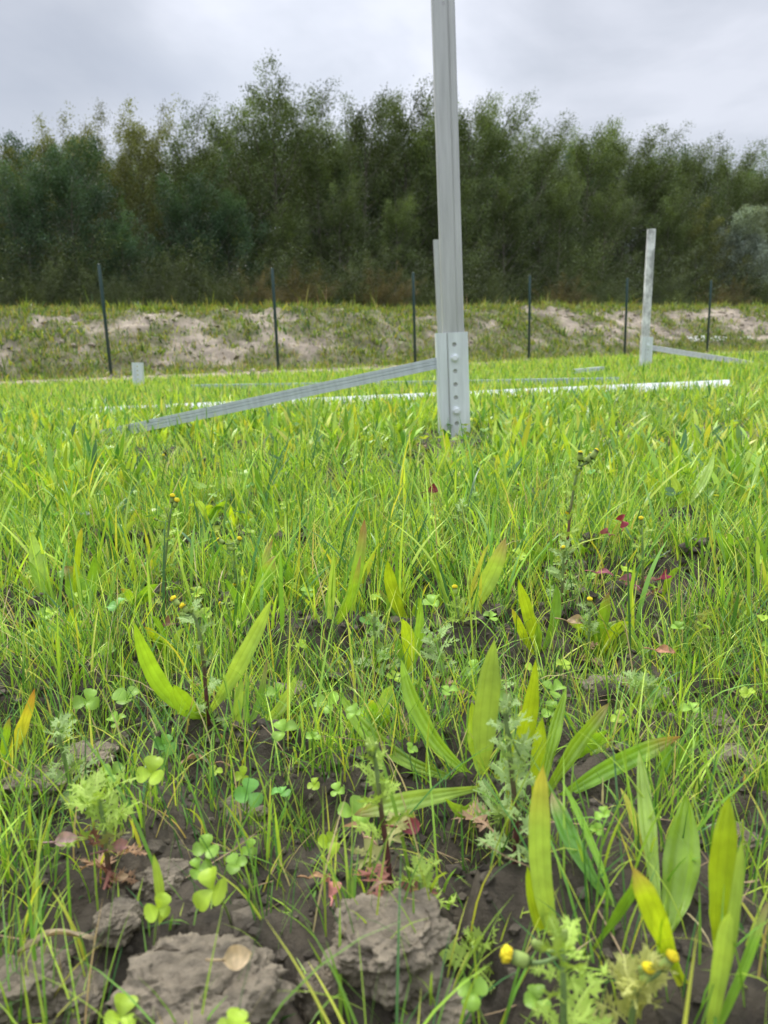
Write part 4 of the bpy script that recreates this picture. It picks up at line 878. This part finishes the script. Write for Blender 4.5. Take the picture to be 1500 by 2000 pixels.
for a in (
    (485, 1550, 36, 'blue green clover leaf standing highest in the lower left', .04, 'b', 'blue green clover', .8, 1.5),
    (402, 1652, 34, 'bright upright clover facing the viewer at the lower left', .035, 'g', 'upright bright clover', .9, 1.6),
    (388, 1708, 32, 'clover leaf just under the upright bright clover', .022, 'g', None, .6, .4),
    (420, 1790, 46, 'big yellow green clover behind the flat clod', .03, 'y', 'big yellow green clover', .8, 1.9),
    (468, 1790, 34, 'clover right beside the big yellow green clover', .025, 'g', None, .6, .2),
    (298, 1535, 40, 'yellowish clover with one large rounded leaflet', .045, 'y', 'yellowish rounded clover', .8, 1.4),
    (248, 1372, 36, 'clover with horizontal leaflets left of the V shaped plantain', .03, 'g', 'clover left of the V', .5, .6),
    (232, 1425, 28, 'smaller clover below the one left of the V shaped plantain', .02, 'g', None, .5, .5),
    (690, 1590, 42, 'large clover left of the purple stemmed groundsel', .03, 'g', 'large clover', .7, 1.1),
    (640, 1652, 30, 'folded clover below the large clover', .025, 'y', None, .9, 1.2),
    (660, 1542, 24, 'round little clover above the large clover', .03, 'g', None, .8, 1.6),
    (615, 1552, 20, 'tiny folded clover in the lower middle', .025, 'y', None, .8, 1.2),
    (475, 1508, 24, 'small clover straight above the blue green clover', .03, 'y', None, .9, 1.3),
    (420, 1512, 20, 'small pale clover left above the blue green clover', .02, 'y', None, .7, .3),
    (487, 1655, 24, 'half closed clover right of the upright bright clover', .025, 'g', None, 1.1, 1.5),
    (845, 1180, 30, 'wide pale clover in the centre under a slim plantain', .035, 'g', 'wide pale clover', .6, 1.0),
    (1078, 1355, 32, 'clover pair top right of the largest clump, upper one', .035, 'g', 'clover above the largest clump', .8, 1.4),
    (1080, 1392, 32, 'clover pair top right of the largest clump, lower one', .03, 'g', None, .6, .5),
    (1042, 1298, 22, 'clover left of the stout button groundsel', .03, 'y', None, .8, .6),
    (1100, 1300, 24, 'clover directly under the stout button groundsel', .03, 'y', None, .7, 1.0),
    (925, 1312, 26, 'round clover above the broad pale plantain leaf', .03, 'g', None, .7, 1.4),
    (965, 1362, 30, 'clover tucked behind the broad pale plantain leaf', .03, 'g', None, .6, .1),
    (925, 1940, 38, 'blurred clover right of the big clod', .03, 'g', 'clover right of the big clod', .7, .5),
    (1050, 1955, 36, 'blurred round clover under the drooping yellow head', .03, 'g', None, .8, 1.4),
    (455, 2010, 46, 'blurred clover cut off by the bottom edge', .04, 'y', None, .6, 1.2),
    (235, 1985, 46, 'blurred clover at the bottom left edge', .04, 'y', None, .6, 1.6),
    (385, 1135, 28, 'pair of folded yellow clover leaflets near the two button groundsel', .03, 'y', None, .5, .2),
    (602, 1192, 22, 'little clover under the folded plantain', .03, 'g', None, .6, .8),
    (240, 1178, 20, 'small yellow clover right of the reddish tipped plantain', .03, 'y', None, .6, .3),
    (90, 1205, 26, 'small clover under the plantain cluster at the left', .025, 'g', None, .7, .9),
    (42, 1200, 26, 'folded clover by the left edge', .035, 'y', None, .5, .5),
    (540, 1355, 24, 'clover between the narrow upright plantain and the grass', .03, 'g', None, .7, .9),
    (640, 1375, 36, 'broad dim clover in the middle grass', .03, 'g', 'broad dim clover', .6, .6),
    (612, 1440, 20, 'tiny bright clover under the broad dim clover', .03, 'g', None, .9, 1.5),
    (800, 1425, 22, 'clover hugging the long leaves of the largest clump', .03, 'g', None, .7, .2),
    (875, 1385, 24, 'clover just right of the leafy grey groundsel', .03, 'g', None, .5, .0),
    (1478, 1098, 26, 'clover pair at the right edge of the middle grass', .04, 'g', 'clover at right edge', .4, .4),
    (1015, 1098, 24, 'yellowish clover above the yellow green trio', .04, 'y', None, .4, .4),
    (1180, 1590, 22, 'small round clover under the stretched leaf', .03, 'g', None, .7, 1.1),
    (1165, 1620, 18, 'tiny clover beside the dark glossy plantain', .02, 'g', None, .7, 1.1),
    (558, 990, 20, 'clover in the middle distance left of the centre', .04, 'y', None, .4, .4),
    (660, 975, 20, 'clover in the middle distance near the centre', .04, 'g', None, .4, .9),
    (830, 1240, 22, 'clover below the wide pale clover', .03, 'g', None, .6, 1.9),
    (310, 1775, 34, 'three upright leaflets crowning the thick pale shoot', .05, 'y', None, 1.0, 1.5),
    ):
    clover(a[0], a[1], a[2]*.85, a[3], a[4], a[5], a[6], a[7], spin=a[8])

# ---- clods
def clod(px, py, wp, hp, dpth, label, seed, yaw=0.0, sink=.45):
    b0 = G(px, py); w = wp*math.hypot(b0.y, .3)/F_PX/2; h = hp*math.hypot(b0.y, .3)/F_PX/2
    bm = bmesh.new(); bmesh.ops.create_icosphere(bm, subdivisions=6, radius=1); off = Vector((seed*7.1, seed*3.3, 0))
    for v in bm.verts:
        p = v.co.copy(); c_ = mn.cell_vector(Vector((0, 0, 0)))
        d = mn.voronoi(p*1.15+off)[0]; f = 1+.34*(d[1]-d[0])-.18+.30*(mn.fractal(p*1.1+off, 1.0, 2.0, 3))
        f += .10*mn.fractal(p*4+off, .7, 2.1, 4)+.055*abs(mn.fractal(p*11+off, .5, 2.0, 4))+.012*mn.noise(p*38+off); d2 = mn.voronoi(p*4+off)[0]; f -= .12*max(0, .30-(d2[1]-d2[0])); d3 = mn.voronoi(p*13+off)[0]; f += .03*(d3[1]-d3[0])
        q = p*f; q.z = max(-.8, min(q.z, .62+.1*mn.noise(p*2+off)+(.12*mn.noise(p*6+off)))) ; v.co = Vector((q.x*w, q.y*w*dpth, q.z*h*1.12))
    me_ = bpy.data.meshes.new('soil_clod'); bm.to_mesh(me_); bm.free(); me_.polygons.foreach_set('use_smooth', [True]*len(me_.polygons))
    a_ = me_.color_attributes.new('tint', 'FLOAT_COLOR', 'POINT'); a_.data.foreach_set('color', np.tile(np.array([.215, .180, .128, 1], np.float32), len(me_.vertices))); me_.materials.append(M['clod'])
    o = obj('soil_clod', me_, None, b0+Vector((0, 0, h*.62-h*sink))); o.rotation_euler.z = yaw; tag(o, label, 'clod', 'clods of dry earth')
    return o
clod(395, 1990, 290, 165, .75, 'flat broad earth clod at the bottom edge, left of the middle', 1, .1, .35)
clod(765, 1885, 215, 120, 1.0, 'big steep earth clod at the bottom, right of the dry pink leaf', 2, .5, .3)
clod(850, 1975, 140, 85, .8, 'lower shoulder clod leaning on the big steep clod', 3, .2, .4)
clod(150, 1965, 130, 85, .9, 'dark earth clod left of the flat broad clod', 4, .9, .4)
clod(60, 1925, 150, 100, .9, 'earth clod in the bottom left corner', 5, .2, .5)
clod(320, 1725, 100, 66, .8, 'small pale clod behind the thick pale shoot', 6, .3, .4)
clod(625, 1950, 90, 100, .9, 'narrow clod between the flat broad clod and the big steep one', 7, .3, .45)
clod(245, 1930, 90, 66, .9, 'rounded clod touching the left side of the flat broad clod', 8, 1.1, .4)
clod(1440, 1500, 130, 70, .9, 'low clod in the grass at the right edge', 9, .4, .5)
clod(1450, 1640, 120, 70, .9, 'clod behind the single tall leaf at the right edge', 10, .4, .5)
clod(170, 1490, 110, 60, .9, 'low clod near the pale lower left groundsel', 11, .2, .5)
clod(560, 1360, 90, 46, .9, 'low clod in the gap right of the narrow upright plantain', 12, .8, .5)
clod(1215, 1330, 150, 60, .9, 'low wide clod left of the feathery groundsel', 13, .1, .5)
clod(70, 1540, 120, 70, .9, 'clod half covered by grass near the left edge', 14, .6, .5)
clod(1390, 1420, 120, 50, .9, 'flat clod between grass blades near the right edge', 15, .6, .5)
clod(470, 1590, 110, 50, .9, 'low clod under the blue green clover', 16, .6, .55)

# ---- dry and coloured single leaves
def dryleaf(px, py, wp, hz, colr, label, curl=.5, asp=.7, yaw=0.0, pitch=.5, stalk=True, name='dry_leaf', lift=0):
    hz = hz+(.015 if py < 1300 else 0); b0 = G(px, py, hz)+Vector((0, 0, hz)); r_ = wp*math.hypot(b0.y, .3)/F_PX; n = 10; V = []; C = []
    for i in range(n+1):
        t = i/n; w = asp*.5*math.sin(math.pi*min(1, t*.98+.02))**.75
        for u in (-1, -.5, 0, .5, 1): V.append(((t-.5)*r_, u*w*r_, r_*(curl*u*u*w+.22*math.sin(t*3.1)+.05*math.sin(9*t+4*u)))); C.append(np.array(colr)*random.uniform(.8, 1.15)*(1.1-.2*abs(u)))
    F = [[i*5+j, i*5+j+1, (i+1)*5+j+1, (i+1)*5+j] for i in range(n) for j in range(4)]
    e = empty(name, b0); tag(e, label, 'leaf', 'fallen and withered single leaves'); o = obj('blade', mesh('blade', V, F, M['dead'], np.array(C), True), e)
    if stalk: g = Geo(); tube(g, bez((-.48*r_, 0, 0), (-.75*r_, .05*r_, .08*r_), (-1.1*r_, .12*r_, -.05*r_), 5), .0006, tuple(np.array(colr)*.8), 5); obj('stalk', g.mesh('stalk', M['dead'], True), e)
    e.rotation_euler = (pitch, random.uniform(-.2, .2), yaw); return e
dryleaf(466, 1884, 46, .034, (.62, .47, .27), 'round tan dry leaf lying on the flat broad clod', .4, .78, .1, .9)
dryleaf(637, 1728, 42, .02, (.62, .26, .22), 'small pink red dry leaf on the soil left of the big clod', .7, .8, 1.9, .9)
dryleaf(620, 1715, 36, .02, (.50, .30, .15), 'thin brown dry leaf resting across the pink one', .3, .3, -.3, .3)
dryleaf(325, 1213, 26, .02, (.30, .16, .10), 'curled brown withered leaf at the foot of the two button groundsel', 1, .8, 1.2, .8)
dryleaf(372, 1322, 32, .03, (.34, .18, .10), 'crumpled brown leaf hanging by the dark stemmed groundsel', 1, .6, 1.9, 1)
dryleaf(1300, 1272, 36, .03, (.58, .30, .18), 'salmon coloured withered leaf in the grass at the right', .6, .45, -.5, .8)
dryleaf(1290, 1165, 48, .03, (.36, .05, .09), 'crimson leaf right of the slim groundsel', .5, .35, 1.1, 1)
dryleaf(1222, 1138, 32, .03, (.36, .15, .20), 'dusky purple leaf left of the slim groundsel', .6, .7, 2.2, 1)
dryleaf(1206, 1058, 44, .035, (.34, .05, .07), 'dark red leaf above the dusky purple one', .6, .5, 1.5, 1.1)
dryleaf(1178, 1082, 36, .03, (.40, .12, .14), 'small red leaf left of the dark red one', .5, .4, 1.9, 1)
dryleaf(844, 955, 32, .03, (.20, .03, .04), 'deep red leaf in the grass below the near post', .5, .6, .9, 1)
dryleaf(1180, 1152, 34, .03, (.45, .16, .18), 'pinkish flat leaf left of the dusky purple one', .3, .35, -.2, .5)
dryleaf(1125, 1216, 38, .03, (.58, .42, .24), 'beige withered leaf left of the stout button groundsel', .6, .5, .1, .8)
dryleaf(230, 1665, 44, .02, (.42, .22, .20), 'pinkish brown withered leaf under the pink leaved groundsel', .5, .45, .9, .9)
dryleaf(130, 1640, 40, .025, (.55, .36, .32), 'pale pink leaf at the lower left near a clod', .5, .6, .2, .9)
dryleaf(250, 1808, 22, .015, (.55, .38, .22), 'tiny tan leaf on the soil behind the flat clod', .5, .6, .2, .9)
dryleaf(380, 1462, 78, .012, (.52, .33, .20), 'long dry pinkish leaf stretching to the dark stemmed groundsel', .3, .16, 2.8, .2)
dryleaf(110, 1852, 130, .025, (.50, .40, .25), 'long dry straw lying across the lower left clods', .1, .05, .05, .1, False, 'dry_straw_piece')
dryleaf(745, 1790, 50, .035, (.45, .30, .20), 'dry brown stalk lying over the top of the big clod', .2, .12, .3, .1, False, 'dry_straw_piece')
dryleaf(800, 1612, 40, .03, (.40, .10, .12), 'rose red leaf right of the purple stemmed groundsel', .6, .7, .3, 1)
dryleaf(690, 1632, 46, .03, (.60, .38, .26), 'salmon withered leaf left of the purple stemmed groundsel', .6, .4, 2.6, .9)

# ---- small plants nobody would single out, still one object each
def where(p):
    best = sorted(ANCH, key=lambda a: (Vector(a[0][:2])-Vector(p[:2])).length)[0]; ax, ay = proj(best[0]); x_, y_ = proj(p)
    dx, dy = x_-ax, y_-ay
    side = ('right of' if dx > 0 else 'left of') if abs(dx) > abs(dy)*.9 else ('behind' if dy < 0 else 'in front of'); d = math.hypot(dx, dy)
    return ('just ' if d < 60 else '' if d < 130 else 'further ')+side+' the '+best[1]
used = []
def spot(y0, y1, dmin):
    for _ in range(200):
        x, y = scatter(1, y0, y1, .52, .02); x, y = float(x[0]), float(y[0])
        if float(bare(x, y)) > .4 or min([99]+[math.hypot(x-u, y-v) for u, v in used]) < dmin: continue
        used.append((x, y)); return Vector((x, y, float(H(x, y))))
for i in range(96):
    p = spot(.5, 2.3, .045); px, py = proj(p); lv = []
    for j in range(random.randint(2, 5)):
        a = random.uniform(-1, 1); ln = random.uniform(55, 120)/(.35+p.y)*.85; tx, ty = px+ln*math.sin(a*1.0), py-ln*math.cos(a)*random.uniform(.7, 1.1)
        lv.append((tx, ty, random.uniform(-.03, .03), (px+tx)/2+random.uniform(-4, 4)-8*math.sin(a), (py+ty)/2-4, random.uniform(16, 30)/(.35+p.y)*.9, random.choice('BMGLMGLB')))
    plantain(px, py, lv, 'small plantain '+where(p))
for i in range(190):
    p = spot(.42, 2.0, .025); px, py = proj(p+Vector((0, 0, .03)))
    clover(px, py, random.uniform(15, 26)/(.3+p.y), 'little clover '+where(p), random.uniform(.015, .042), random.choice('gggyyb'))
for i in range(44):
    p = spot(.5, 2.5, .06); px, py = proj(p); h = random.uniform(45, 90)/(.3+p.y)
    groundsel([(px, py), (px+random.uniform(-4, 4), py-h*.5), (px+random.uniform(-8, 8), py-h)], [(px+random.uniform(-6, 6), py-h-8, random.choice([-1, -1, 0]), .8)] if random.random() < .35 else [], 'young groundsel '+where(p), lf=random.choice('ggssy'), nl=9, lsz=.022, low=random.choice([None, None, 'p', 'd']))
# white flowers on the bank
wf = Geo(); t_, s_ = None, None
a = ray(1362, 664); kx = a[0]/a[1]; s0 = 1.2; t0 = (kx*(F0[1]+s0*NN[1])-(F0[0]+s0*NN[0]))/(DD[0]-kx*DD[1])
for j in range(3):
    x_, y_ = xy(t0+j*.9*(1 if j else 0)+(.6 if j == 2 else 0), s0+.1*j); z_ = float(bankz(np.array([t0]), np.array([s0]))[0]); e = empty('white_flower_clump', (x_, y_, z_))
    tag(e, ['low white flowering weed on the bank left of the last fence post', 'white flowering weed on the bank right of the last fence post', 'small white blossom patch furthest right on the bank'][j], 'flowers', 'white flowering weeds on the bank')
    gs = Geo(); gf = Geo()
    for k in range(34 if j == 0 else 14):
        u_ = Vector((random.gauss(0, .16), random.gauss(0, .1), random.uniform(.10, .24))); tube(gs, [(u_.x*.4, u_.y*.4, -.05), tuple(u_)], .004, (.10, .18, .05), 3, False)
        V = [tuple(u_+Vector((.022*math.cos(q), .022*math.sin(q)*.8, .022*math.sin(q)*.6))) for q in [w*math.pi/3 for w in range(6)]]; gf.add(V, None, None, (.75, .75, .7), [[0, 1, 2, 3, 4, 5]])
    obj('stems', gs.mesh('stems', M['soft']), e); obj('blossoms', gf.mesh('blossoms', M['flower']), e)
